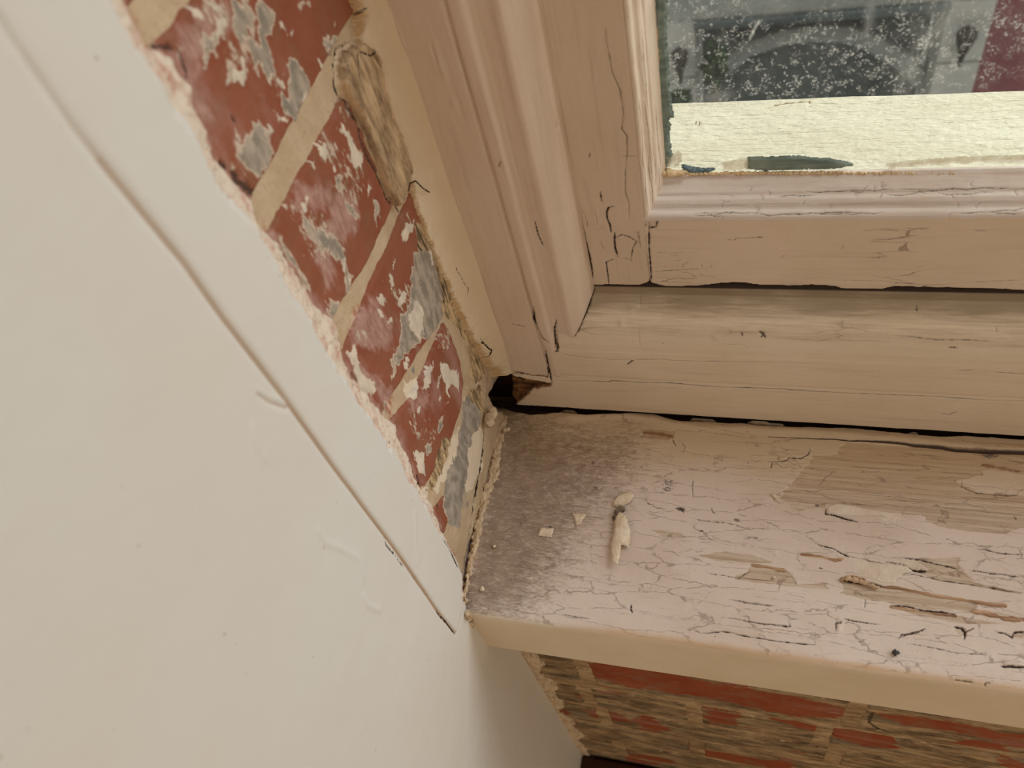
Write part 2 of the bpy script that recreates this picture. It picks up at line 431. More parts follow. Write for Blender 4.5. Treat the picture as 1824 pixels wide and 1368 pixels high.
def skin_mat():
    t = NT('torn_paint_skin')
    a = t.mix(t.ramp(t.noise(20), .3, .7), lin3((228, 208, 180)), lin3((222, 201, 170)))
    fb = t.edge('fibre', .4, 160, (1, 1, .25), .1)
    fc = t.mix(t.ramp(t.noise(150, (1, 1, .22), 6, .72), .3, .68), lin3((120, 96, 72)), lin3((216, 186, 148)))
    a = t.mix(fb, a, fc)
    a = t.mix(t.edge('rim', .5, 350, soft=.2), a, lin3((206, 172, 128)))
    a = t.mix(t.ramp(t.attr('crack'), .4, .62), a, lin3((50, 34, 24)))
    nr = t.bump(t.noise(180, (1, 1, .3), 4), .25, .002)
    nr = t.bump(t.noise(150, (1, 1, .22), 6, .72), t.math('MULTIPLY', fb, .6), .003, nr)
    return t.done(a, .5, nr, .35)
M_SKIN = skin_mat()
M_DARK = plain('dark_rotten_wood', (48, 30, 18), (84, 54, 30), 140, .9, bump=.5)
M_CHIP = plain('chip_paint', (238, 222, 200), (220, 198, 170), 240, .55, bump=.4, bsc=600)
M_CHIPD = plain('chip_underside', (92, 84, 70), (150, 132, 108), 400, .8, bump=.5, bsc=900)
M_CAULK = plain('brittle_caulk', (226, 204, 174), (200, 172, 138), 160, .6, bump=.7, bsc=260)
M_LEDGE = None

print('materials done')

# ================================================================== SETTING: left wall (reveal)
CROP['d6'] = (400, 600, 2.38)
BX = -.010
YS = .030
wall = empty('wall_left'); tag(wall, 'left reveal wall: white plaster peeled back to old red brick', kind='structure')
box('masonry', (-.30, -.9, -.75), (-.048, .2255, 2.6), M_MORTAR, wall)
E1 = U2([(172, -25), (186, 0), (217, 55), (238, 93), (263, 118), (288, 164), (304, 203), (329, 233), (354, 260), (362, 288), (381, 323), (398, 351), (455, 412), (482, 453), (507, 513), (529, 546), (553, 584), (568, 618), (597, 665), (627, 703), (654, 747), (671, 775), (687, 797), (703, 821), (725, 857), (755, 901), (771, 937), (793, 970), (812, 1000), (821, 1027), (819, 1075)], 0, 0)
E2 = U2([(205, -25), (219, 0), (232, 22), (238, 41), (255, 63), (261, 80), (288, 93), (310, 110), (323, 134), (344, 153), (345, 175), (349, 200), (367, 230), (381, 258), (388, 288), (406, 304), (419, 325), (438, 345), (452, 362), (460, 402), (490, 425), (515, 464), (537, 502), (553, 527), (570, 546), (587, 562), (605, 575), (609, 605), (611, 640), (629, 671), (660, 709), (687, 742), (704, 757), (712, 783), (725, 805), (736, 835), (747, 868), (763, 882), (782, 937), (801, 970), (815, 997), (826, 1019), (824, 1075)], 0, -.0075)
def yint(E, z):
    o = np.argsort(E[:, 1]); return np.interp(z, E[o, 1], E[o, 0])
GR = U2([(-60, -60), (30, 80), (130, 225), (215, 330), (330, 470), (400, 570), (500, 700), (600, 840), (690, 960), (740, 1030), (780, 1090), (812, 1130)], 0, 0)
def plaster():
    ys = np.r_[lin(-.9, -.19, .03), lin(-.185, .085, .0009)]
    zs = np.r_[lin(-.75, -.30, .02), lin(-.295, .47, .0011), lin(.48, 2.5, .08)]
    Y, Z = np.meshgrid(ys, zs)
    n1 = fbm(Y, Z, 90, 4, 3); n2 = fbm(Y, Z, 260, 4, 9)
    e1 = np.where(Z > -.004, yint(E1, Z), YS - .002) + .0025 * n1 + .0015 * n2
    e2 = np.where(Z > -.004, yint(E2, Z), YS + .004) + .004 * n2
    e2 = np.maximum(e2, e1 + .001)
    t = np.clip((Y - e1) / (e2 - e1), 0, 1)
    X = -.0085 * t ** .8 * np.where(Y < e2, 1, 1.9) + np.where((t > 0) & (t < 1), .004 * n2 * np.sin(t * 3.14) + .003 * n1 * t, 0)
    # proud strip between the groove and the broken arris
    gy = yint(GR, Z); zend = GR[-1, 1]
    side = Y - gy
    low = ss(zend - .001, zend + .004, Z)
    X = X + .0011 * ss(-.0008, .0008, side) * low * (1 - t)
    d, par = pd(Y, Z, GR, .02)
    gwid = .0009 + .0013 * (1 - par) * (1 - par)
    gm = np.exp(-(d / gwid) ** 2) * np.where(par < .12, par / .12 * .6 + .2, 1)
    X = X - .0012 * gm
    X = X + .0012 * fbm(Y, Z, 14, 3, 21) + .0003 * n1
    # lifted paint left of the groove, scratch, hairlines, blisters
    ck = [(U2(p, 0, 0, 'd6'), hw) for p, hw in [
        ([(680, 850), (688, 885), (720, 920), (745, 955), (768, 985)], .0005), ([(800, 1010), (815, 1040), (850, 1085), (870, 1105)], .0003),
        ([(900, 1150), (905, 1170), (940, 1210), (972, 1253), (985, 1255)], .0005), ([(985, 1250), (995, 1200), (998, 1150)], .0003),
        ([(915, 845), (945, 890), (970, 945), (990, 985)], .0006)]]
    cm = cracks(Y, Z, ck)
    X = X - .0008 * cm
    sc, _ = pd(Y, Z, U2([(140, 240), (190, 275), (262, 302)], 0, 0, 'd6'), .01)
    sm = np.exp(-(sc / .0011) ** 2)
    sc2, _ = pd(Y, Z, U2([(140, 232), (195, 262), (262, 285)], 0, 0, 'd6'), .01)
    X = X - .0009 * sm + .0006 * np.exp(-(sc2 / .0012) ** 2)
    for p in [[(400, 820), (430, 870), (500, 900), (570, 940), (590, 1020)], [(590, 1100), (610, 1140), (660, 1160)], [(120, 380), (140, 470), (170, 520)], [(800, 740), (805, 880), (812, 960)]]:
        dd, _ = pd(Y, Z, U2(p, 0, 0, 'd6'), .01); X = X + .0005 * np.exp(-(dd / .0016) ** 2)
    torn = np.clip(t * 3.0, 0, 1) * (Z > -.02) * .9
    groove = gm * (.55 + .45 * par) + .6 * sm
    keep = (Y < e2 + .004)
    P = np.stack([X, Y, Z], -1)
    sheet('plaster_coat', P, M_WALL, wall, {'torn': torn, 'groove': groove, 'crack': cm}, keep)
plaster()

# ---- old paint left on the reveal bricks
def polys(crop, L, ax=0, val=BX): return [U2(p, ax, val, crop) for p in L]
GREY = polys('c1', [
    [(790, 40), (880, 10), (930, 90), (920, 190), (880, 290), (820, 270), (780, 160)],
    [(940, 60), (1000, 0), (1060, 70), (1060, 130), (1040, 230), (1000, 280), (1060, 430), (1070, 530), (1010, 520), (960, 430), (930, 460), (890, 350), (880, 280), (950, 290)],
    [(1150, 420), (1180, 370), (1240, 470), (1280, 560), (1260, 690), (1200, 780), (1120, 750), (1100, 690), (1140, 580)],
    [(560, 290), (640, 250), (680, 200), (720, 150), (735, 190), (690, 300), (640, 380), (590, 420), (580, 330)],
    [(900, 800), (940, 770), (1000, 850), (1040, 1000), (960, 1170), (860, 1090), (790, 1010), (850, 900)],
    [(1380, 280), (1440, 250), (1490, 240), (1440, 340), (1400, 370)], [(750, 430), (780, 380), (800, 460), (770, 560), (740, 540)],
    [(1200, 0), (1290, 0), (1220, 40)], [(430, 320), (470, 330), (470, 410), (440, 400)]]) + polys('c2', [
    [(720, 260), (750, 230), (780, 330), (740, 340)], [(510, 480), (560, 540), (640, 590), (700, 620), (780, 700), (790, 790), (750, 800), (690, 740), (620, 720), (560, 640), (510, 560)],
    [(970, 380), (990, 380), (1000, 500), (980, 540), (965, 500)], [(780, 400), (830, 420), (880, 520), (820, 510)], [(780, 800), (820, 900), (820, 980), (790, 1000), (770, 860)],
    [(330, 600), (370, 640), (520, 900), (560, 1000), (520, 960), (440, 820)], [(640, 1040), (760, 1060), (740, 1150), (680, 1130)]]) + polys('c2', [
    [(1230, 720), (1280, 680), (1330, 700), (1420, 840), (1430, 980), (1420, 1150), (1350, 1280), (1270, 1290), (1200, 1368), (1120, 1368), (1160, 1180), (1210, 1000), (1220, 850)]]) + polys('c3', [
    [(600, 50), (640, 0), (860, 0), (850, 120), (770, 200), (700, 190), (640, 290), (560, 380), (530, 460), (540, 340), (580, 220), (600, 150)],
    [(840, 740), (870, 690), (870, 790), (840, 820)], [(760, 900), (800, 870), (790, 940), (765, 960)], [(660, 380), (710, 360), (700, 410)], [(480, 580), (530, 590), (520, 680), (490, 650)],
    [(1010, 640), (1080, 510), (1120, 600), (1130, 720), (1080, 860), (1040, 940), (1060, 1080), (1000, 1250), (980, 1368), (900, 1368), (890, 1200), (950, 1000), (990, 860), (1010, 740)]]) + polys('c4', [
    [(350, 120), (400, 60), (500, 0), (510, 60), (460, 200), (470, 400), (440, 500), (370, 490), (330, 380), (350, 200)]])
WHITE = polys('c1', [
    [(500, 90), (540, 60), (575, 90), (570, 150), (540, 140)], [(620, 40), (660, 20), (710, 40), (690, 70)], [(820, 440), (850, 400), (870, 440), (860, 570), (820, 560), (790, 570), (780, 480)],
    [(1000, 460), (1030, 500), (1020, 550), (1000, 520)], [(1330, 400), (1350, 390), (1380, 460), (1370, 480)], [(1050, 710), (1080, 760), (1200, 770), (1190, 790), (1070, 790)],
    [(770, 800), (800, 850), (830, 910), (810, 900)], [(1000, 800), (1050, 850), (1010, 880)], [(1085, 160), (1112, 175), (1100, 195)], [(1130, 190), (1160, 180), (1150, 222)],
    [(1340, 960), (1385, 930), (1400, 1040), (1370, 1050)], [(1460, 830), (1500, 820), (1580, 960), (1640, 1050), (1580, 1090), (1540, 1030), (1520, 920)],
    [(600, 360), (615, 430), (590, 440)], [(690, 160), (735, 140), (740, 190), (700, 260)], [(1230, 690), (1270, 590), (1280, 640), (1250, 710)], [(950, 590), (970, 610), (955, 625)],
    [(740, 500), (765, 510), (760, 565), (740, 560)], [(1090, 510), (1115, 505), (1110, 570), (1090, 560)], [(1280, 1030), (1300, 1020), (1295, 1060)], [(1420, 1110), (1450, 1120), (1440, 1140)]]) + polys('c2', [
    [(610, 60), (650, 20), (680, 80), (650, 150), (610, 110)], [(490, 470), (540, 370), (530, 440), (500, 500)], [(910, 310), (930, 280), (950, 310), (920, 345)], [(750, 800), (780, 780), (770, 840)],
    [(800, 870), (825, 880), (815, 950)], [(980, 1030), (1020, 990), (1045, 1040), (1020, 1090)], [(1130, 1010), (1175, 990), (1170, 1060), (1120, 1090)], [(990, 1110), (1025, 1120), (1010, 1170)],
    [(1060, 1150), (1100, 1200), (1060, 1190)], [(1080, 880), (1105, 890), (1075, 980)], [(1200, 1100), (1260, 1040), (1290, 1140), (1260, 1230), (1300, 1260), (1240, 1270), (1190, 1200)],
    [(1150, 600), (1190, 520), (1230, 520), (1200, 600), (1165, 670)], [(1310, 640), (1345, 660), (1370, 790), (1340, 810), (1320, 720)], [(1085, 740), (1105, 760), (1100, 850)], [(560, 160), (580, 170), (570, 190)],
    [(690, 200), (715, 205), (705, 225)], [(570, 280), (590, 300), (580, 315)]]) + polys('c3', [
    [(240, 280), (290, 230), (320, 310), (350, 420), (430, 500), (420, 560), (340, 520), (310, 430), (270, 360)], [(640, 90), (700, 20), (740, 60), (720, 190), (680, 150)],
    [(750, 390), (810, 360), (790, 450), (760, 540), (730, 540)], [(850, 350), (900, 370), (970, 420), (970, 530), (930, 480), (900, 530), (920, 580), (890, 540), (870, 450)],
    [(610, 370), (640, 310), (650, 350), (620, 410)], [(640, 480), (720, 440), (700, 560), (660, 600), (630, 520)], [(700, 650), (728, 650), (725, 695), (702, 690)],
    [(1120, 760), (1150, 820), (1130, 980), (1080, 1150), (1030, 1200), (1050, 1020), (1040, 940), (1080, 840)], [(445, 20), (475, 10), (480, 70), (455, 60)], [(510, 60), (540, 70), (545, 110), (520, 90)],
    [(940, 860), (1000, 740), (990, 840), (920, 1080), (840, 1200), (830, 1170), (900, 1020)], [(840, 590), (865, 585), (855, 615)], [(770, 560), (785, 565), (778, 580)], [(525, 430), (545, 390), (545, 450)],
    [(680, 930), (750, 930), (740, 1000), (760, 1090), (720, 1070), (700, 1000)]]) + polys('c4', [
    [(520, 0), (600, 0), (590, 130), (520, 270), (480, 250), (510, 120)], [(400, 20), (430, 0), (420, 80)], [(180, 270), (250, 240), (240, 330), (200, 340)]])
PINK = polys('c2', [
    [(680, 400), (750, 320), (840, 350), (880, 500), (860, 620), (800, 650), (700, 700), (720, 820), (700, 1000), (640, 1000), (640, 900), (560, 760), (600, 640), (660, 560)],
    [(840, 1120), (960, 1000), (1100, 1200), (1100, 1368), (800, 1368)]]) + polys('c1', [
    [(400, 160), (560, 30), (760, 0), (800, 200), (600, 300), (540, 560), (680, 760), (560, 800), (480, 500)], [(800, 900), (1000, 880), (1040, 1000), (960, 1160), (800, 1060)], [(1180, 1180), (1450, 1200), (1440, 1368), (1150, 1368)]]) + polys('c3', [
    [(280, 240), (420, 420), (560, 520), (560, 700), (480, 640), (380, 520), (280, 420)], [(640, 600), (760, 520), (800, 620), (660, 700)]])
DARKL = [(U2(p, 0, BX, c), hw) for c, p, hw in [
    ('c1', [(1580, 240), (1490, 300), (1455, 430), (1465, 570), (1530, 690), (1590, 785), (1612, 890), (1670, 1040), (1718, 1120), (1775, 1260), (1810, 1330)], .0019),
    ('c1', [(780, 1120), (830, 1190), (870, 1220), (920, 1260)], .0022), ('c1', [(690, 1050), (740, 1090)], .0016), ('c1', [(225, 265), (290, 300), (400, 330)], .0014), ('c1', [(760, 750), (800, 775)], .0009),
    ('c1', [(440, 330), (470, 390), (490, 490)], .0014), ('c2', [(340, 720), (400, 760)], .0014), ('c2', [(440, 900), (500, 930)], .0012), ('c2', [(1060, 330), (1130, 430), (1150, 470)], .0011), ('c3', [(700, 1090), (730, 1160)], .0014),
    ('c3', [(285, 410), (320, 470)], .001), ('c3', [(490, 600), (510, 640)], .001), ('c4', [(100, 200), (110, 260), (180, 250)], .001), ('c4', [(235, 240), (225, 290), (260, 210), (290, 130)], .0006), ('c4', [(300, 340), (290, 400)], .001)]]
FIBRE = polys('c3', [[(860, 0), (980, 120), (1040, 250), (1060, 330), (1050, 440), (1100, 480), (1160, 420), (1150, 300), (1100, 200), (1010, 60), (960, -120), (860, -150)],
    [(870, 860), (920, 840), (900, 1020), (840, 1150), (800, 1180), (820, 1000)], [(1040, 560), (1130, 480), (1150, 700), (1110, 640)]]) + polys('c2', [[(1230, 540), (1300, 520), (1430, 860), (1500, 960), (1420, 1000), (1330, 720), (1250, 720)]])
def reveal_fields(Y, Z):
    a = fbm(Y, Z, 160, 4, 41) * .004 + fbm(Y, Z, 520, 3, 43, 1, .35) * .003; b = fbm(Y, Z, 160, 4, 57, 1.6, .6) * .010
    y2 = Y + a; z2 = Z + b
    e2 = np.where(Z > .0, yint(E2, Z), .03)
    fr = np.clip(1 - (Y - e2) / .011, 0, 1)
    f = {'grey': blobs(y2, z2, GREY, .0028), 'white': blobs(y2, z2, WHITE, .0024), 'pink': np.maximum(blobs(y2, z2, PINK, .006) * .8, fr * .72),
         'fibre': blobs(y2, z2, FIBRE, .003), 'dark': .8 * cracks(Y + a * .8, Z + b * .5, DARKL, .75)}
    # thinly scattered flecks of white
    fl = vn(Y * 420 + 9 * a * 200, Z * 260, 77) * vn(Y * 60, Z * 60, 31)
    f['white'] = np.maximum(f['white'], np.clip((fl - .66) * 6, 0, .5))
    f['grey'] = np.maximum(f['grey'], .44 * np.clip((vn(Y * 70, Z * 34, 12) - .62) * 5, 0, 1))
    return f
def mortar():
    Y, Z = np.meshgrid(lin(-.03, .19, .0009), lin(-.03, .47, .001))
    f = reveal_fields(Y, Z)
    low = ss(.14, .06, Z)
    X = -.0118 + .0010 * fbm(Y, Z, 120, 4, 2) + .0006 * fbm(Y, Z, 500, 3, 8)
    X = X + .0016 * low * (fbm(Y, Z, 60, 4, 19) + .2)
    # the render curls into the joint above the sill and the cavity under the casing
    cav = U2([(60, 920), (110, 830), (140, 790), (190, 780), (210, 990), (130, 1010), (90, 1000)], 0, -.012, 'c7')
    X = X - .022 * ss(.001, -.003, sdp(Y + .002 * fbm(Y, Z, 200, 3, 4), Z, cav))
    f['dark'] = np.maximum(f['dark'], enc(sdp(Y, Z, cav), .002))
    jn = U2([(868, 735), (866, 790), (858, 850), (848, 900), (842, 950), (834, 1000)], 0, -.010)
    d, _ = pd(Y + .006 * fbm(Y, Z, 120, 4, 91), Z, jn, .02)
    f['dark'] = np.maximum(f['dark'], np.clip(1.2 - d / .0036, 0, 1) * .9)
    X = X - .0025 * np.exp(-(d / .002) ** 2)
    f['dark'] = f['dark'] * (.7 + .9 * fbm(Y, Z, 150, 3, 14))
    sheet('mortar', np.stack([X, Y, Z], -1), M_MORTAR, wall, f)
mortar()
B4 = U2([(792, 566), (808, 600), (822, 640), (828, 680), (822, 735), (800, 800), (772, 850), (757, 874), (735, 862), (690, 850), (640, 800), (600, 740), (690, 752), (735, 700), (762, 640)], 0, BX)
BRICKS = [np.array(p) for p in [
    [(-.03, .4205), (.19, .4215), (.19, .49), (-.03, .49)],
    [(-.03, .3395), (.06, .3400), (.125, .3415), (.19, .342), (.19, .409), (.06, .4095), (-.03, .414)],
    [(-.03, .262), (.058, .2590), (.087, .2525), (.131, .2512), (.146, .250), (.19, .250), (.19, .3255), (.085, .3255), (.05, .327), (-.03, .328)],
    [(-.03, .198), (.045, .1845), (.0925, .1705), (.128, .1575), (.150, .152), (.168, .150), (.19, .150), (.19, .2445), (.127, .2443), (.085, .2458), (-.03, .245)]]] + [
    B4, U2([(772, 905), (795, 878), (803, 925), (792, 955), (776, 945), (760, 925)], 0, BX)]
def brick_sheet(poly, parent, fields, mat, to3, seed, step=.0007, rnd=.0035, proud=0.):
    lo = poly.min(0) - .004; hi = poly.max(0) + .004
    A, B = np.meshgrid(lin(lo[0], hi[0], step), lin(lo[1], hi[1], step))
    s = sdp(A + .002 * fbm(A, B, 120, 3, seed), B + .002 * fbm(A, B, 120, 3, seed + 5), poly, .02)
    h = -.0045 * ss(-rnd, .0012, s) - .003 * ss(.0005, .002, s) + proud
    h = h + .0014 * fbm(A, B, 60, 4, seed + 1) + .0004 * fbm(A, B, 400, 3, seed + 2)
    f = fields(A, B)
    h = h + .0005 * f['grey'] + .0005 * f['white']
    if 'dark' in f: h = h - .0012 * f['dark']
    return sheet('brick', to3(A, B, h), mat, parent, f, s < .0015)
for i, p in enumerate(BRICKS):
    brick_sheet(p, wall, reveal_fields, M_BRICK, lambda A, B, h: np.stack([BX + h, A, B], -1), 100 + 10 * i)

# ---- torn skin of paint and filler between the bricks and the casing
E3 = U2([(612, -40), (630, 0), (643, 30), (643, 70), (650, 92), (668, 120), (676, 160), (692, 210), (716, 270), (735, 322), (752, 385), (768, 430), (797, 500), (826, 560), (846, 606), (868, 640), (884, 668)], 0, -.0075)
STRIP = U2([(640, 72), (612, 92), (606, 120), (609, 152), (624, 182), (644, 216), (655, 252), (676, 302), (692, 346), (708, 372), (724, 340), (730, 305), (716, 255), (692, 195), (676, 140), (668, 110), (655, 85)], 0, -.008)
def skin():
    Y, Z = np.meshgrid(lin(.085, .1765, .0006), np.r_[lin(.02, .46, .0008), lin(.5, .87, .05)])
    n1 = fbm(Y, Z, 200, 4, 61); n2 = fbm(Y, Z, 700, 3, 67)
    e3 = yint(E3, Z) + .005 * n1 + .0025 * n2
    s3 = e3 - Y                                     # negative on the skin
    sst = sdp(Y + .003 * n1, Z + .003 * n2, STRIP, .02)
    on = ss(.0006, -.0012, s3)
    X = -.0125 + .0055 * on + .0010 * fbm(Y, Z, 30, 3, 71) * on
    X = X + .0022 * on * ss(0, -.012, s3)
    X = X + .012 * np.clip((Y - .158) / .018, 0, 1) ** 2.2 * on     # fillet into the casing
    m = ss(.0004, -.0022, sst)
    rid = fbm(Y, Z, 260, 4, 81, 1, .22)
    X = np.where(m > 0, np.maximum(X, -.0125 + m * (.0075 + .005 * rid)), X)
    ck = [(U2(p, 0, -.006, c), hw) for c, p, hw in [
        ('c2', [(1470, 800), (1510, 880), (1550, 960), (1562, 1030)], .0006), ('c2', [(1630, 945), (1650, 1000), (1660, 1080), (1680, 1180), (1712, 1250)], .0008),
        ('c2', [(1420, 680), (1440, 715)], .0005), ('c3', [(1110, 195), (1160, 270), (1170, 350), (1190, 410)], .0009), ('c2', [(1575, 1090), (1585, 1150)], .0004),
        ('c1', [(1570, 0), (1620, 60), (1635, 200)], .0005), ('c1', [(1600, 330), (1660, 365), (1710, 345)], .0009), ('c1', [(1560, 470), (1600, 560)], .0005), ('c1', [(1590, 340), (1600, 440)], .0012)]]
    cm = cracks(Y + .0015 * n1, Z, ck, .6)
    X = X - .0010 * cm
    fib = np.maximum(enc(sst + .0005, .002), enc(np.abs(s3 - .000) - .0016, .0016) * .55 * (vn(Y * 0, Z * 90, 3) > .45))
    sheet('torn_paint_skin', np.stack([X, Y, Z], -1), M_SKIN, wall, {'fibre': fib, 'rim': enc(np.abs(s3) - .001, .001) * .8, 'crack': cm}, ((s3 < .002) | (sst < .001)) & (Z > .0465 + .004 * n1))
skin()
def fleck(name, path, r, mat, parent, n=7, seed=1):
    path = np.array(path, float)
    # resample with wobble
    L = np.r_[0, np.cumsum(np.linalg.norm(np.diff(path, axis=0), axis=1))]
    k = max(6, int(L[-1] / (.6 * np.max(r))) + 2); t = np.linspace(0, L[-1], k)
    q = np.stack([np.interp(t, L, path[:, i]) for i in range(3)], 1)
    rng = np.random.default_rng(seed); q = q + rng.normal(0, np.max(r) * .16, q.shape)
    rr = np.interp(t, L, np.broadcast_to(r, len(path))) * (1 + rng.normal(0, .2, k)); rr[0] *= .35; rr[-1] *= .35
    V, F = tube(q, np.maximum(rr, 1e-5), n)
    V = V + rng.normal(0, np.max(r) * .12, V.shape)
    return mesh_np(name, V, F, mat, parent)
fleck('paint_thread', U([(1195, 330), (1205, 280), (1240, 262), (1290, 312), (1330, 338)], 0, -.003, 'c2'), .00035, M_DARK, wall, 5)
fleck('caulk_strip', U([(833, 1092), (838, 1112), (846, 1130), (851, 1146), (858, 1158)], 1, -.0012), [.0022, .0018, .0020, .0016, .0012], M_CAULK, wall, 8, 6)
fleck('plaster_lump', U([(868, 762), (872, 748), (880, 730)], 0, -.006), [.003, .0052, .003], M_CAULK, wall, 9, 11)
fleck('plaster_lump', U([(893, 772), (902, 764), (908, 768)], 2, .002), [.0015, .0026, .0018], M_CAULK, wall, 8, 12)

# ================================================================== SETTING: wall under the sill
wb = empty('wall_back'); tag(wb, 'brick wall under the window sill with streaked remains of paint', kind='structure')
box('masonry', (-.05, YS + .012, -.75), (.9, .2255, -.0305), M_MORTAR2, wb)
REDP = [U2(p, 1, YS, c) for c, p in [
    ('d3', [(720, 560), (790, 545), (1100, 600), (1420, 660), (1824, 730), (1824, 815), (1560, 770), (1400, 715), (1200, 715), (1000, 680), (760, 630)]), ('d4', [(0, 500), (500, 570), (840, 640), (880, 690), (640, 690), (380, 640), (0, 560)]),
    ('d3', [(1385, 790), (1580, 830), (1540, 880), (1420, 880)]), ('d3', [(1010, 850), (1080, 840), (1170, 905), (1060, 930)]), ('d3', [(590, 800), (640, 795), (665, 840), (600, 830)]), ('d3', [(610, 860), (700, 875), (710, 895), (620, 880)]),
    ('d3', [(710, 800), (900, 820), (980, 870), (800, 850)]), ('d3', [(800, 670), (900, 690), (910, 712), (820, 710)]), ('d4', [(450, 700), (800, 750), (1100, 800), (1120, 860), (960, 850), (700, 770)]),
    ('d4', [(30, 860), (250, 890), (450, 930), (430, 955), (200, 930), (50, 890)]), ('d4', [(500, 925), (570, 935), (560, 965), (490, 955)]), ('d4', [(1700, 900), (1824, 930), (1824, 1000), (1720, 960)]), ('d4', [(1010, 665), (1400, 715), (1824, 790), (1824, 850), (1500, 780), (1200, 735)]),
    ('d4', [(1420, 830), (1560, 820), (1730, 870), (1600, 850)]), ('d3', [(940, 1040), (1120, 1060), (1250, 1090), (1000, 1110)]), ('d3', [(690, 730), (760, 740), (760, 755), (700, 750)]), ('d3', [(1600, 1080), (1824, 1075), (1824, 1119), (1650, 1119)])]]
def span_fields(X, Z):
    a = .006 * fbm(X, Z, 90, 4, 301, .4, 1)
    red = blobs(X + a, Z + .7 * a, REDP, .008)
    left = ss(.07, .03, X)
    z0 = np.zeros(X.shape)
    ck = cracks(X, Z, [(U2([(1005, 665), (990, 700), (985, 725), (1040, 760), (1200, 800)], 1, YS, 'd4'), .0016)])
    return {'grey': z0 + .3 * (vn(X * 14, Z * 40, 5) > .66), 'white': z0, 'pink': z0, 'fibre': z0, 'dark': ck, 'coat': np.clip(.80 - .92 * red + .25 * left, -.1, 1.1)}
def span_mortar():
    X, Z = np.meshgrid(np.r_[lin(-.02, .41, .0016), lin(.43, .9, .03)], lin(-.75, -.04, .0016))
    f = span_fields(X, Z); f.pop('coat')
    h = YS + .0014 + .0022 * fbm(X, Z, 60, 5, 88, .35, 1) + .001 * fbm(X, Z, 300, 3, 89, .3, 1)
    sheet('mortar', np.stack([X, h, Z], -1), M_MORTAR2, wb, f)
span_mortar()
z_a = U2([(1257, 1255)], 1, YS)[0][1]; z_b = U2([(1257, 1322)], 1, YS)[0][1]; pit = (z_a - z_b) / 2
rows = [[(-.02, .045), (.056, .268), (.280, .49)], [(-.02, .036), (.047, .139), (.150, .252), (.263, .475)], [(-.02, .045), (.056, .268), (.280, .49)],
        [(-.02, .137), (.150, .360), (.372, .59)], [(-.02, .048), (.059, .268), (.280, .49)], [(-.02, .137), (.150, .360)], [(-.02, .048), (.059, .268)]]
for r, rw in enumerate(rows):
    z1 = z_a - pit * (r - 1) - .011 if r else z_a + .075
    z0 = z_a - pit * r
    for i, (x0, x1) in enumerate(rw):
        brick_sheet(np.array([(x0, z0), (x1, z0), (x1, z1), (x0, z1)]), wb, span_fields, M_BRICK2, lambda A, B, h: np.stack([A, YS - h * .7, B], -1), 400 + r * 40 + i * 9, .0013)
FRAY = []
_r = np.random.default_rng(5)
for z in np.linspace(-.09, -.62, 60): FRAY.append((.007 + .003 * math.sin(z * 40) + .004 * math.sin(z * 95 + 1) + .003 * _r.random() + .004 * (z > -.2), z))
FRAY = np.array(FRAY + [(-.004, -.62), (-.004, -.09)])
# wall over the window (above the picture) keeps the sun and sky out of the room
box('wall_over_window', (-.3, .18, .86), (1.6, .2255, 2.6), M_WALL, wb)
o = box('ceiling', (-.4, -3.2, 2.45), (3.2, .2255, 2.6), M_WALL); tag(o, 'plain white room ceiling above the window', kind='structure')
fl = plain('floor_boards', (206, 172, 128), (188, 152, 108), 20, .5, (.1, 1, 1), .2)
o = box('floor', (-.3, -2.2, -.80), (2.2, .17, -.75), fl); tag(o, 'brown floor below the window niche', kind='structure')
bm = plain('skirting_paint', (70, 34, 26), (50, 26, 22), 60, .5, bump=.2)
sk = empty('baseboard_back'); tag(sk, 'dark brown baseboard along the foot of the brick wall', kind='structure')
box('board', (.0, -.006, -.75), (.9, YS - .003, -.556), bm, sk, .003)

# ================================================================== WINDOW
win = empty('window_1', (0, .2, 0)); win.location = (0, 0, 0)
tag(win, 'old painted timber window with dirty glass and cracked joints', kind='structure')
YB = .1751
frm = empty('frame'); frm.parent = win
sash_e = empty('sash'); sash_e.parent = win
def xz(crop, p, y=YB): return U2(p, 1, y, crop)
CP = np.array([(-.014, .1760), (-.008, .1752), (.0, .1750), (.0325, .1750), (.0338, .1768), (.0350, .1748), (.0362, .1743), (.0405, .1743), (.0422, .1750), (.0436, .1768), (.0448, .1796), (.0460, .1802),
               (.0530, .1798), (.0556, .1792), (.0580, .1797), (.0606, .1822), (.0635, .1865), (.0664, .1925), (.0690, .1990), (.0712, .2040), (.0716, .2075)])
def resample(P, st):
    L = np.r_[0, np.cumsum(np.hypot(*np.diff(P, axis=0).T))]; n = max(4, int(L[-1] / st)); t = np.linspace(0, L[-1], n)
    q = np.stack([np.interp(t, L, P[:, 0]), np.interp(t, L, P[:, 1])], 1)
    for _ in range(2): q[1:-1] = q[1:-1] * .5 + (q[:-2] + q[2:]) * .25
    g = np.gradient(q, axis=0); g /= np.hypot(*g.T)[:, None] + 1e-12
    return q, np.stack([g[:, 1], -g[:, 0]], 1)
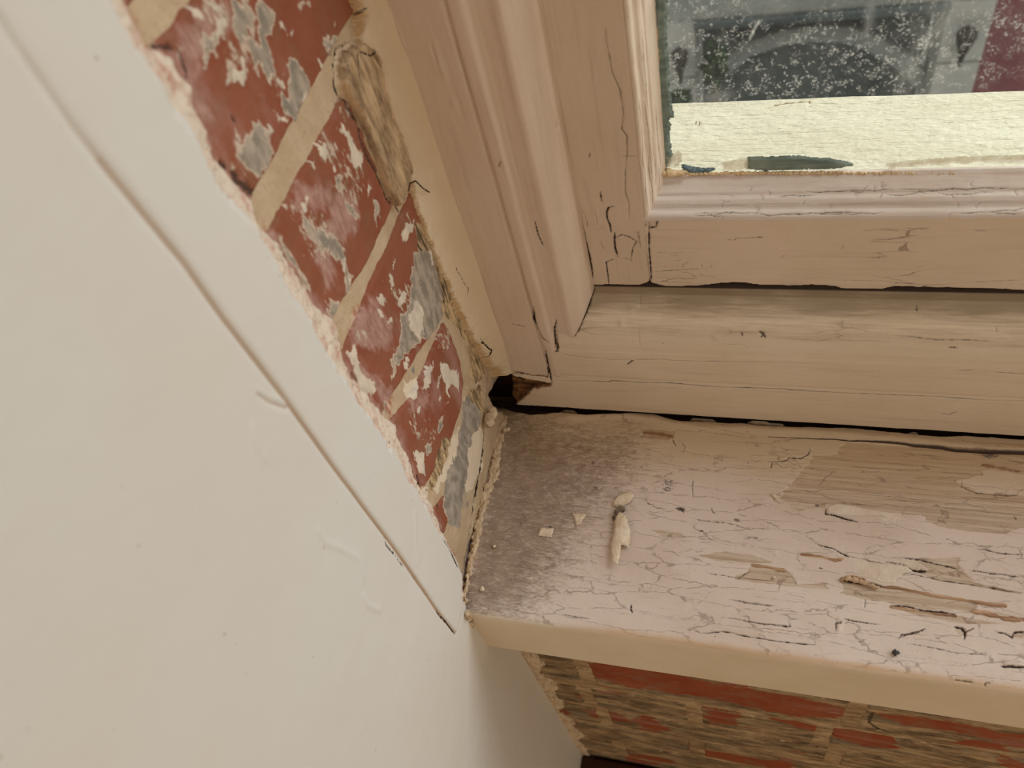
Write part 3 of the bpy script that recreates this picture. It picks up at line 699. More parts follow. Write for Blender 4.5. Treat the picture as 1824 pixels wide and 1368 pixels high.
def casing():
    q, nm = resample(CP, .00065)
    zs = np.r_[lin(.028, .46, .0011), lin(.50, .87, .04)]
    X = np.broadcast_to(q[:, 0], (len(zs), len(q))); Y = np.broadcast_to(q[:, 1], X.shape); Z = np.broadcast_to(zs[:, None], X.shape)
    NX = nm[:, 0][None]; NY = nm[:, 1][None]
    ck = [(xz(c, p), hw) for c, p, hw in [
        ('c5', [(555, 1030), (575, 1100), (600, 1150), (615, 1190)], .0005), ('c5', [(815, 900), (830, 870)], .0004), ('c5', [(1000, 1230), (1020, 1310), (1050, 1368)], .0005),
        ('c7', [(190, 540), (260, 555)], .0004), ('c7', [(300, 440), (310, 520), (330, 570), (350, 610), (390, 640)], .0006), ('c7', [(420, 545), (415, 590), (425, 660), (437, 690)], .0005),
        ('c7', [(370, 680), (382, 740), (390, 800), (405, 855)], .0009), ('d7', [(0, 130), (15, 190), (20, 290), (40, 390), (90, 520)], .0008), ('d7', [(15, 565), (90, 660), (100, 760), (130, 840)], .0008)]]
    zl = np.linspace(.05, .44, 40)
    ck.append((np.stack([.0338 + 0 * zl, zl], 1), .00016)); ck.append((np.stack([.0452 + 0 * zl[:14], zl[:14]], 1), .00012))
    wob = .0005 * fbm(X, Z, 60, 3, 3)
    cm = cracks(X + wob, Z, ck)
    h = .0012 * fbm(X, Z, 25, 3, 5, 1, .25) + .0004 * fbm(X, Z, 160, 3, 7, 1, .15) - .0014 * cm
    for (cx, cy), rx, rz, a in [((485, 330), .0024, .009, .0010), ((470, 300), .001, .007, -.0012), ((525, 395), .0018, .003, .0009), ((578, 560), .0024, .003, .0011), ((600, 575), .0015, .003, -.0006), ((285, 200), .001, .008, .0006), ((1090, 835), .0006, .0014, -.0008)]:
        c = xz('c5', [(cx, cy)])[0]; h = h + a * np.exp(-((X - c[0]) / rx) ** 2 - ((Z - c[1]) / rz) ** 2)
    # ragged foot of the fascia
    foot = np.interp(X, [-.02, -.005, .012, .032, .034, .046, .047], [.050, .0485, .0455, .0425, .045, .045, .030]) + .003 * fbm(X, Z, 150, 3, 15)
    fd = Z - foot
    rot = enc(fd - .003 - .002 * fbm(X, Z, 90, 3, 2), .003) * (X < .036) * .8
    P = np.stack([X + NX * h, Y + NY * h, Z], -1)
    P[..., 1] += np.where(X < .046, .010 * ss(.0006, -.0010, fd), 0)
    dirt_shade = .22 * np.exp(-((X - .0338) / .0012) ** 2) + .15 * np.exp(-((X - .0452) / .001) ** 2) + .25 * ss(.09, .05, Z) * (X > -.02)  # darker along the creases and towards the foot
    sheet('casing', P, M_CASE, frm, {'crack': cm, 'dirt_shade': dirt_shade, 'rot': rot, 'crackle': 0 * X - .05}, fd > -.004)
casing()
FP = np.array([(.1772, -.0015), (.1752, .0006), (.1750, .0040), (.1752, .0425), (.1756, .0455), (.1762, .0462), (.1752, .0475), (.1748, .0500), (.1746, .0740), (.1750, .0775), (.1757, .0782), (.1757, .0795), (.1765, .0835),
               (.1785, .0885), (.1815, .0928), (.1870, .0985), (.1960, .1057), (.2055, .1130), (.2130, .1180)])
def frame():
    q, nm = resample(FP[:, ::-1], .0006); q = q[:, ::-1]; nm = -nm[:, ::-1]
    xs = np.r_[lin(-.014, .372, .00065), lin(.38, .9, .02)]
    X, Yb = np.meshgrid(xs, q[:, 0]); _, Z = np.meshgrid(xs, q[:, 1])
    NY = np.broadcast_to(nm[:, 0][:, None], X.shape); NZ = np.broadcast_to(nm[:, 1][:, None], X.shape)
    s = np.where(NY > 0, -1., 1.); NY = NY * s; NZ = NZ * s        # normals towards the room
    ck = [(xz(c, p), hw) for c, p, hw in [
        ('c7', [(440, 690), (500, 710), (600, 720), (720, 730), (850, 735), (900, 730), (1000, 728), (1060, 735), (1200, 740), (1560, 745), (1824, 755)], .00028),
        ('c7', [(450, 850), (600, 850), (715, 855), (725, 848), (900, 858), (1050, 860), (1200, 875), (1420, 885), (1560, 890), (1824, 900)], .00040), ('c8', [(0, 1060), (200, 1070), (430, 1085), (700, 1100), (1000, 1110), (1250, 1120), (1600, 1145), (1824, 1150)], .00036),
        ('c8', [(1400, 950), (1500, 948)], .0004), ('c8', [(1640, 960), (1824, 972)], .0004), ('c7', [(810, 760), (850, 735)], .0005), ('c7', [(420, 545), (415, 590), (425, 660), (437, 690)], .0006), ('c7', [(370, 680), (382, 740), (390, 800), (405, 855)], .0008),
        ('c7', [(368, 680), (400, 690), (437, 685)], .0008), ('c8', [(1280, 1230), (1340, 1238), (1390, 1215)], .0004)]]
    def slope(p, c): # points on the sloping top
        o = []
        for pt in p:
            a = U([pt], 1, .176, c)[0]; d = a - CAM
            n = np.array([0, -.0078 - .0 , .0])
            # plane through (.1815,.0928) and (.2055,.1142)
            n = np.array([0, -(.1120 - .0928), (.2055 - .1815)]); t = (n @ (np.array([0, .1815, .0928]) - CAM)) / (n @ d)
            r = CAM + t * d; o.append((r[0], r[2]))
        return np.array(o)
    ck += [(slope(p, c), hw) for c, p, hw in [('c8', [(1000, 715), (1100, 725), (1200, 740), (1260, 748), (1400, 745), (1650, 755)], .0003), ('c7', [(880, 370), (885, 440)], .0002), ('c7', [(870, 560), (875, 700)], .0002), ('c8', [(1120, 515), (1122, 550)], .0004),
        ('c7', [(1425, 580), (1435, 600)], .0005), ('c7', [(1530, 570), (1545, 600), (1530, 610)], .0004), ('c8', [(100, 690), (130, 700), (140, 740)], .0005), ('c8', [(1640, 660), (1645, 690)], .0003), ('c8', [(1335, 811), (1390, 811)], .0004), ('c7', [(1001, 665), (1002, 678)], .0003)]]
    cs = CP[CP[:, 0] > .0465]; cs = cs[cs[:, 1] < .2045]
    ck.append((np.stack([cs[:, 0] + .0006, np.interp(cs[:, 1], FP[11:, 0], FP[11:, 1])], 1), .0010))
    cm = cracks(X + .0014 * fbm(X, Z, 140, 3, 4), Z + .0006 * fbm(X, Z, 90, 3, 6), ck)
    n2 = fbm(X, Z, 300, 4, 33)
    rotp = xz('c7', [(100, 790), (240, 832), (410, 862), (390, 880), (300, 895), (275, 920), (235, 955), (200, 985), (60, 1000), (60, 900)])
    sr = sdp(X + .003 * n2, Z + .003 * fbm(X, Z, 300, 4, 35), rotp)
    hole = xz('c7', [(40, 1020), (60, 920), (110, 830), (140, 790), (175, 830), (185, 900), (180, 950), (230, 990), (290, 1005), (330, 1020), (200, 1030)])
    sh = sdp(X + .002 * n2, Z, hole)
    h = .0010 * fbm(X, Z, 25, 3, 45, .25, 1) + .0004 * fbm(X, Z, 160, 3, 47, .2, 1) - .0012 * cm
    for (cx, cy, c), r, a in [((840, 450, 'c7'), .003, .0006), ((780, 530, 'c7'), .002, .0008), ((1540, 590, 'c7'), .003, -.0006), ((800, 815, 'c7'), .003, .0004), ((1380, 1215, 'c8'), .001, .0008)]:
        cc = slope([(cx, cy)], c)[0]; h = h + a * np.exp(-((X - cc[0]) ** 2 + (Z - cc[1]) ** 2) / r ** 2)
    rec = .005 * ss(.0006, -.0025, sr) * (1 + n2) + .026 * ss(.0005, -.003, sh)
    # frame ends against the casing above the lower fascia
    lft = np.interp(Z, [.0425, .0465, .077, .0785, .08], [-.02, .0335, .0345, .046, .046]) + .0012 * n2
    rec = rec + .008 * ss(.0005, -.0012, X - lft)
    cm = np.maximum(cm, enc(np.abs(X - lft) - .0004, .0007) * (Z > .043) * (Z < .08) * .95)
    rot = np.maximum(enc(sr, .003), np.clip(enc(np.abs(Z) - .0035 - .004 * n2, .002) * (X < .06), 0, .85))
    cm = np.maximum(cm, enc(sh, .002))
    # foot over the gap
    lift = .0030 + .0016 * fbm(X, Z * 0, 60, 3, 55) * 2
    Pz = Z + NZ * h + np.where(Z < .004, lift * ss(.004, 0, Z), 0)
    P = np.stack([X, Yb + NY * h + rec, Pz], -1)
    dirt_shade = .62 * ss(.098, .110, Z) * (.85 + .6 * fbm(X, Z, 35, 3, 62)) + .42 * ss(.084, .094, Z) + .35 * np.exp(-((X - .05) / .02) ** 2) * ss(.09, .1, Z) + .25 * ss(.008, .0, Z)  # slope darkened towards its top: grime plus shade put into the colour
    cm = np.maximum(cm, ss(.1124, .1134, Z) * ss(.066, .071, X))
    crk = .12 * np.exp(-((Z - .093) / .008) ** 2)
    cm = np.maximum(cm, ss(.0022, .0008, Z))  # bottom edge coloured dark, so the gap's shade is painted in
    sheet('frame_rail', P, M_FRAME, frm, {'crack': cm, 'dirt_shade': np.clip(dirt_shade, 0, 1), 'rot': rot, 'crackle': crk}, flip=False)
frame()
box('cavity_backing', (-.050, .2045, -.03), (.058, .2128, .25), M_DARK, frm)  # added dark block behind the hole, stops outside light leaking in
box('frame_backing', (-.06, .2129, -.03), (.9, .2190, .0975), M_DARK, frm)
YR = .2051
GAP = np.vstack([xz('c7', [(560, 325), (640, 330), (760, 326), (880, 330), (930, 312), (1000, 334), (1060, 338), (1200, 334), (1330, 318), (1450, 316), (1520, 328), (1700, 334), (1800, 330)], YR),
                 xz('c8', [(60, 388), (120, 398), (300, 395), (440, 393), (600, 404), (640, 420), (900, 424), (980, 405), (1050, 408), (1440, 416), (1700, 424), (1824, 432)], YR)])
def sash():
    # upright stile
    X, Z = np.meshgrid(lin(.0700, .1128, .0006), np.r_[lin(.110, .345, .0008), lin(.36, .87, .04)])
    ck = [(xz(c, p, YR), hw) for c, p, hw in [
        ('c5', [(1440, 1118), (1412, 1126), (1400, 1150), (1402, 1185), (1418, 1220), (1424, 1262)], .0006), ('c5', [(1445, 1260), (1443, 1310), (1447, 1368)], .0006), ('c7', [(718, 0), (726, 45)], .0005), ('c7', [(740, 60), (745, 120), (762, 178)], .0006),
        ('c7', [(752, 68), (790, 58), (830, 75), (862, 92), (842, 130), (830, 200)], .0004), ('c7', [(712, 322), (705, 260), (698, 205), (735, 190)], .0005), ('c7', [(780, 180), (830, 190), (838, 210)], .0003),
        ('c5', [(1390, 150), (1400, 230), (1430, 400), (1470, 480), (1490, 620), (1480, 700), (1510, 740), (1510, 840), (1500, 950), (1500, 1040), (1520, 1100), (1520, 1190)], .00034), ('c5', [(1480, 848), (1590, 848)], .0003),
        ('c5', [(1365, 1040), (1373, 1095)], .0005), ('c5', [(1308, 830), (1306, 855)], .0004), ('c5', [(1575, 590), (1580, 690)], .0004), ('c5', [(1560, 1250), (1580, 1330)], .0003), ('c5', [(1450, 1290), (1480, 1272), (1540, 1290)], .0004),
        ('c7', [(870, 30), (885, 130)], .0003), ('c7', [(660, 90), (690, 140)], .0003),
        ('c5', [(1100, 370), (1140, 600), (1170, 740), (1200, 930), (1230, 1090), (1270, 1240), (1295, 1340)], .0007), ('c7', [(560, 0), (580, 70), (610, 190), (625, 290)], .0008),
        ('c7', [(915, 0), (928, 120), (935, 210), (940, 290), (930, 315)], .0009)]]
    cm = cracks(X + .0006 * fbm(X, Z, 200, 3, 4), Z + .0005 * fbm(X, Z, 200, 3, 5), ck)
    zb = np.interp(X, GAP[:, 0], GAP[:, 1]) + .0006 * fbm(X, Z, 300, 3, 8)
    h = .0008 * fbm(X, Z, 30, 3, 95, 1, .2) + .0005 * fbm(X, Z, 170, 3, 97, 1, .3) - .0012 * cm
    P = np.stack([X, YR - h + .007 * ss(.0006, -.0008, Z - zb) + .006 * ss(.1116, .1128, X), np.maximum(Z, zb - .002)], -1)
    rot = .55 * enc(np.abs(Z - zb) - .0005, .0016)
    sheet('stile', P, M_SASH, sash_e, {'crack': cm, 'dirt_shade': .25 * ss(.128, .115, Z) + .12 * np.exp(-((X - .0715) / .003) ** 2), 'rot': rot * .6, 'crackle': .16 * ss(.16, .13, Z) * ss(.08, .095, X)})  # darker towards the lower gap and the casing side
    # bottom rail
    X, Z = np.meshgrid(np.r_[lin(.1110, .372, .0007), lin(.38, .9, .02)], lin(.110, .1760, .0007))
    ck = [(xz(c, p, YR), hw) for c, p, hw in [
        ('c7', [(940, 255), (1060, 248), (1180, 240), (1265, 235)], .0003), ('c7', [(1265, 235), (1270, 215)], .0003), ('c7', [(1110, 240), (1115, 215), (1150, 200)], .0003), ('c7', [(1320, 80), (1400, 85), (1395, 75), (1550, 72)], .0003),
        ('c7', [(950, 150), (1060, 155), (1180, 155)], .00025), ('c7', [(1200, 260), (1215, 278), (1300, 285)], .0003), ('c7', [(1215, 215), (1218, 235)], .0003), ('c8', [(1470, 375), (1824, 362)], .0003), ('c8', [(600, 365), (900, 370), (1200, 400), (1400, 385)], .0003), ('c8', [(1490, 40), (1580, 45)], .0003), ('c8', [(40, 90), (130, 88)], .0003),
        ('c6', [(80, 1062), (115, 1058), (125, 1020)], .0005), ('c6', [(590, 1103), (612, 1105)], .0004), ('c7', [(930, 0), (930, 120), (937, 210), (942, 290), (936, 320)], .0006)]]
    cm = cracks(X, Z + .0005 * fbm(X, Z, 150, 3, 5), ck)
    zb = np.interp(X, GAP[:, 0], GAP[:, 1]) + .0005 * fbm(X, Z, 300, 3, 8)
    notch = xz('c6', [(60, 1000), (128, 1004), (118, 1050), (78, 1064), (60, 1050)], YR)
    nn = enc(sdp(X, Z, notch), .0008)
    h = .0008 * fbm(X, Z, 30, 3, 105, .2, 1) + .0005 * fbm(X, Z, 170, 3, 107, .3, 1) - .0010 * cm - .0012 * nn
    P = np.stack([X, YR - h + .007 * ss(.0006, -.0008, Z - zb), np.maximum(Z, zb - .002)], -1)
    sheet('bottom_rail', P, M_RAIL, sash_e, {'crack': cm, 'dirt_shade': .22 * ss(.125, .116, Z) + .4 * nn + .25 * ss(.1735, .176, Z), 'rot': 0 * X, 'crackle': .10 * ss(.15, .12, X) + .02})  # darker at the lower gap, the notch and the top edge
sash()
box('rail_backing', (.06, .2128, .098), (.9, .2195, .170), M_DARK, sash_e)  # dark block added behind the rail gap to keep outside light from leaking through
YG = .2215
BP = np.array([(.2051, .1745), (.2050, .1765), (.2058, .1785), (.2074, .1796), (.2084, .1798), (.2092, .1815), (.2100, .1838), (.2112, .1856), (.2128, .1864), (.2136, .1868), (.2140, .1884), (.2156, .1900), (.2196, .1936), (.2204, .1950), (.2228, .1962)])
def beads():
    # lower glazing moulding
    q, nm = resample(BP[:, ::-1], .0004); q = q[:, ::-1]
    xs = np.r_[lin(.1105, .372, .0007), lin(.38, .9, .02)]
    X, Y = np.meshgrid(xs, q[:, 0]); _, Z = np.meshgrid(xs, q[:, 1])
    S, T = np.meshgrid(xs, np.linspace(0, 1, len(q)))
    ck = []
    rng = np.random.default_rng(3)
    for t0 in (.12, .14, .16, .50, .58, .60):
        for k in range(5):
            x0 = .12 + .25 * rng.random(); L = .01 + .03 * rng.random()
            ck.append((np.array([(x0 + L * u, .04 * (t0 + .02 * rng.normal())) for u in np.linspace(0, 1, 6)]), .00035))
    for k in range(26):
        x0 = .12 + .25 * rng.random(); t0 = rng.random() * .7; ck.append((np.array([(x0, .04 * t0), (x0 + .001 * rng.normal(), .04 * (t0 + .06)), (x0 + .002 * rng.normal(), .04 * (t0 + .12))]), .00028))
    cm = cracks(X, T * .04, ck)
    h = .0006 * fbm(X, T * .04, 160, 4, 203, .3, 1) - .0006 * cm
    mit = np.clip((X - .1125) / .0125, 0, 1)                      # mitre at the left corner
    keepm = (Z - .1745) < (X - .1105) * 1.75 + .001
    P = np.stack([X, Y - h * .7, Z + h * .7], -1)
    sheet('glazing_bead', P, M_BEAD, sash_e, {'crack': cm, 'dirt_shade': .45 * ((T > .28) & (T < .36)) + .30 * ((T > .53) & (T < .58)) + .45 * ss(.95, 1, T) + .35 * ss(.06, 0, T), 'rot': 0 * X, 'crackle': 0 * X + .06}, keepm)  # darker bands along the hollows and both edges
    # upright glazing moulding
    q = np.stack([(BP[:, 1] - .1745) * .60 + .1118, BP[:, 0]], 1); q, nm = resample(q, .0003)
    zs = np.r_[lin(.1745, .345, .0009), lin(.36, .87, .04)]
    Xa = np.broadcast_to(q[:, 0], (len(zs), len(q))); Y = np.broadcast_to(q[:, 1], Xa.shape); Z = np.broadcast_to(zs[:, None], Xa.shape)
    T = np.broadcast_to(np.linspace(0, 1, len(q))[None], Xa.shape)
    ck = [(np.array([(.04 * t0 + .0006 * rng.normal(), z0 + L * u) for u in np.linspace(0, 1, 6)]), .0003) for t0, z0, L in [(.1, .18, .05), (.15, .22, .04), (.3, .18, .04), (.35, .2, .06), (.5, .19, .05), (.62, .18, .03), (.7, .2, .05), (.4, .25, .05)]]
    cm = cracks(T * .04, Z, ck)
    h = .0006 * fbm(T * .04, Z, 160, 4, 213, 1, .3) - .0006 * cm
    kp = (Z - .1745) > (Xa - .1118) / .60 - .001
    P = np.stack([Xa + h * .7, Y - h * .7, Z], -1)
    sheet('glazing_bead', P, M_BEADV, sash_e, {'crack': cm, 'dirt_shade': .35 * ((T > .28) & (T < .36)) + .3 * ss(.9, 1, T), 'rot': .5 * ((fbm(T * .04, Z, 200, 4, 9, 1, .1) > .12) & (T < .6)) * 0, 'crackle': 0 * Xa + .06}, kp, flip=True)  # darker band in the hollow and at the glass edge
beads()

# ---- glass with dried water spots
def glass_mat():
    t = NT('dirty_glass'); nt = t.t
    m = t.ramp(t.noise(16, det=3, off=(2, 0, 1)), .28, .55)
    den = t.math('MULTIPLY', m, t.attr('spots'))
    def spots(sc, r0, wd, seed):
        v = t.vor(sc, feat='F1', warp=.012, wsc=240)
        d = v.outputs['Distance']; rnd = t.n('ShaderNodeSeparateColor'); t.l(v.outputs['Color'], rnd.inputs[0])
        rad = t.math('MULTIPLY_ADD', rnd.outputs[0], r0, r0 * .35)
        ring = t.ramp(t.math('ABSOLUTE', t.math('SUBTRACT', d, rad)), wd * .25, wd, 1, 0)
        fill = t.math('MULTIPLY', t.ramp(t.math('SUBTRACT', d, rad), -.03, .0, 1, 0), .25)
        k = t.math('MAXIMUM', ring, fill)
        # drips: only part of each ring stays
        k = t.math('MULTIPLY', k, t.ramp(t.noise(700, det=2, off=(seed, 0, 0)), .42, .62))
        return t.math('MULTIPLY', k, t.ramp(rnd.outputs[1], .1, .5))
    k = t.math('MAXIMUM', spots(150, .30, .20, 1), t.math('MULTIPLY', spots(260, .28, .22, 4), .9))
    film = t.math('MULTIPLY', t.noise(120, det=5), .14)
    f = t.math('MULTIPLY', k, t.math('MULTIPLY', den, .62))
    f = t.math('ADD', f, t.math('MULTIPLY', film, t.math('MULTIPLY_ADD', m, .6, .25)))
    fine = t.math('MULTIPLY', t.ramp(t.noise(1500, det=2), .63, .72), t.math('MULTIPLY', t.attr('spots'), .16))
    f = t.math('ADD', f, fine)
    st = t.math('MULTIPLY', t.attr('streak'), t.ramp(t.noise(200, det=4), .3, .65, .25, .75))
    f = t.math('ADD', f, st, clamp=True)
    tr = t.n('ShaderNodeBsdfTransparent'); tr.inputs[0].default_value = (.93, .96, .94, 1)
    gl = t.n('ShaderNodeBsdfGlossy'); gl.inputs['Roughness'].default_value = .05
    fr = t.n('ShaderNodeFresnel'); fr.inputs[0].default_value = 1.45
    a = t.n('ShaderNodeMixShader'); t.l(t.math('MULTIPLY', fr.outputs[0], .5), a.inputs[0]); t.l(tr.outputs[0], a.inputs[1]); t.l(gl.outputs[0], a.inputs[2])
    df = t.n('ShaderNodeBsdfDiffuse'); df.inputs[0].default_value = lin3((226, 232, 228))
    tl = t.n('ShaderNodeBsdfTranslucent'); tl.inputs[0].default_value = lin3((226, 232, 228))
    dm = t.n('ShaderNodeMixShader'); dm.inputs[0].default_value = .6; t.l(df.outputs[0], dm.inputs[1]); t.l(tl.outputs[0], dm.inputs[2])
    b = t.n('ShaderNodeMixShader'); t.l(f, b.inputs[0]); t.l(a.outputs[0], b.inputs[1]); t.l(dm.outputs[0], b.inputs[2])
    t.l(b.outputs[0], t.out.inputs[0])
    return t.m
M_GLASS = glass_mat()
def pane():
    X, Z = np.meshgrid(np.r_[lin(.116, .375, .0012), lin(.39, .9, .02)], np.r_[lin(.188, .335, .0012), lin(.35, .87, .04)])
    sk = 0 * X
    for p, hw, a in [([(1480, 0), (1420, 130), (1330, 230), (1290, 330), (1265, 410)], .0045, .32), ([(1110, 30), (1105, 130), (1090, 150)], .0022, .35), ([(1420, 60), (1380, 120)], .009, .22), ([(540, 20), (620, 30), (700, 40)], .006, .12), ([(370, 440), (430, 450)], .005, .35)]:
        d, _ = pd(X, Z, xz('c6', p, YG), .03); sk = np.maximum(sk, a * np.exp(-(d / hw) ** 2))
    d, _ = pd(X, Z, xz('c6', [(598, 95), (575, 130), (552, 180)], YG), .01); sk = np.maximum(sk, 1.1 * np.clip(1.4 - d / .0006, 0, 1))
    zl = xz('c6', [(200, 470), (1824, 412)], YG)[:, 1].mean()
    spots = ss(zl - .004, zl + .003, Z) * 1.0 + .03
    P = np.stack([X, 0 * X + YG, Z], -1)
    return sheet('glass_pane', P, M_GLASS, win, {'streak': sk, 'spots': spots})
pn = pane()
def slab(name, poly, z0, th, mat, parent, to3, step=.0006, seed=0, rag=.0008, lump=.3):
    """thin ragged patch of paint with real thickness on a surface; poly in surface coordinates"""
    lo = poly.min(0) - .002; hi = poly.max(0) + .002
    A, B = np.meshgrid(lin(lo[0], hi[0], step), lin(lo[1], hi[1], step))
    s = sdp(A + rag * 2 * fbm(A, B, 400, 3, seed), B + rag * 2 * fbm(A, B, 400, 3, seed + 3), poly, .02)
    h = z0 - .0006 + (th + .0006) * ss(.0004, -.0007, s) * (1 + lump * fbm(A, B, 300, 4, seed + 6))
    return sheet(name, to3(A, B, h), mat, parent, {}, s < .0006)
tog = lambda A, B, h: np.stack([A, YG - h, B], -1)
M_GREEN = plain('old_green_paint', (142, 156, 148), (100, 118, 114), 260, .5, (.2, 1, 1), .3)
M_BLUE = plain('blue_grey_paint', (128, 152, 166), (76, 98, 112), 500, .5, bump=.3)
M_PUTTY = plain('cream_putty', (226, 200, 160), (206, 176, 138), 120, .5, bump=.4)
M_WHITEP = plain('white_paint_smear', (240, 234, 218), (222, 212, 190), 300, .5, bump=.3)
def thin_white():
    t = NT('thin_white_paint'); c = t.mix(t.ramp(t.noise(300, det=4), .35, .65), lin3((246, 242, 228)), lin3((226, 216, 194)))
    d = t.n('ShaderNodeBsdfDiffuse'); l = t.n('ShaderNodeBsdfTranslucent'); t.l(c, d.inputs[0]); t.l(c, l.inputs[0])
    m = t.n('ShaderNodeMixShader'); m.inputs[0].default_value = .6; t.l(d.outputs[0], m.inputs[1]); t.l(l.outputs[0], m.inputs[2]); t.l(m.outputs[0], t.out.inputs[0]); return t.m
M_THINW = thin_white()
slab('paint_smear', xz('c6', [(548, 735), (640, 736), (800, 732), (920, 745), (1030, 768), (940, 782), (780, 785), (620, 790), (545, 782)], YG), 0, .0004, M_GREEN, pn, tog, seed=2)
slab('paint_smear', xz('c6', [(120, -30), (160, -30), (158, 90), (162, 250), (175, 420), (190, 545), (172, 548), (175, 640), (180, 690), (190, 740), (160, 780), (130, 770), (128, 500), (120, 200)], YG), 0, .0004, M_GREEN, pn, tog, seed=5)
slab('paint_smear', xz('c6', [(240, 770), (300, 785), (380, 788), (360, 805), (290, 805), (250, 790)], YG), 0, .0004, M_BLUE, pn, tog, seed=7)
slab('paint_smear', xz('c6', [(165, 730), (215, 710), (235, 745), (200, 780), (160, 775)], YG), 0, .0005, M_THINW, pn, tog, seed=8, rag=.002)
slab('paint_smear', xz('c6', [(430, 760), (545, 740), (548, 785), (430, 790)], YG), 0, .0004, M_THINW, pn, tog, seed=9, rag=.0015)
slab('paint_smear', xz('c6', [(1190, 765), (1400, 745), (1600, 732), (1824, 728), (1900, 728), (1900, 752), (1824, 752), (1600, 752), (1400, 765), (1200, 780)], YG), 0, .0004, M_THINW, pn, tog, seed=12)
slab('paint_smear', xz('c6', [(100, 60), (125, 130), (135, 260), (130, 430), (112, 440), (104, 260)], YG), 0, .0006, M_PUTTY, pn, tog, seed=15)
fleck('putty_line', np.vstack([U(xp, 1, YG - .0004, 'c6') for xp in [[(150, 800), (300, 808), (500, 803), (800, 803), (1100, 804), (1400, 803), (1824, 802), (1900, 802), (2600, 800)]]]), .0010, M_PUTTY, win, 7, 41)
fleck('putty_line', U([(140, 780), (150, 798), (200, 806), (270, 803)], 1, YG - .001, 'c6'), [.0018, .0028, .0024, .0012], M_PUTTY, win, 8, 42)

# ---- outer sill in the sun
def ledge():
    t = NT('sunlit_cream_board')
    c = t.mix(t.ramp(t.noise(30, (.2, 1, 1)), .3, .7), lin3((236, 234, 212)), lin3((226, 222, 196)))
    c = t.mix(t.ramp(t.noise(420, (.05, 1, 1), 4), .66, .8, 0, .4), c, lin3((176, 160, 116)))
    c = t.mix(t.ramp(t.attr('crack'), .4, .6), c, lin3((150, 130, 96)))
    nr = t.bump(t.noise(300, (.06, 1, 1), 5, .65), 1., .0032); nr = t.bump(t.noise(240, (.5, 1, 1), 4), .6, .003, nr)
    M = t.done(c, .5, nr, .3)
    o = empty('outer_sill', (.2, .26, .16)); o.location = (0, 0, 0)
    tag(o, 'sunlit cream outer window sill seen through the glass', 'outer sill')
    far = U2([(1190, 182), (1500, 170), (1824, 158)], 2, .19)
    X, T = np.meshgrid(np.r_[lin(.0, .40, .0012), lin(.42, 1.4, .03)], np.linspace(0, 1, 90))
    yf = np.interp(X, far[:, 0], far[:, 1])
    Y = .2265 + T * (yf - .2265)
    ck = [(U2(p, 2, .19, 'c6'), .0005) for p in [[(640, 495), (720, 480), (830, 470), (835, 490), (825, 500)], [(300, 560), (306, 590)], [(318, 560), (322, 590)]]]
    cm = cracks(X, Y, ck)
    Z = .19 + .0010 * fbm(X, Y, 60, 4, 401, .3, 1) + .0007 * fbm(X, Y, 300, 3, 402, .25, 1) - .0006 * cm - .004 * ss(.975, 1, T)
    sheet('board', np.stack([X, Y, Z], -1), M, o, {'crack': cm}, back=(0, .0, -.035))
ledge()

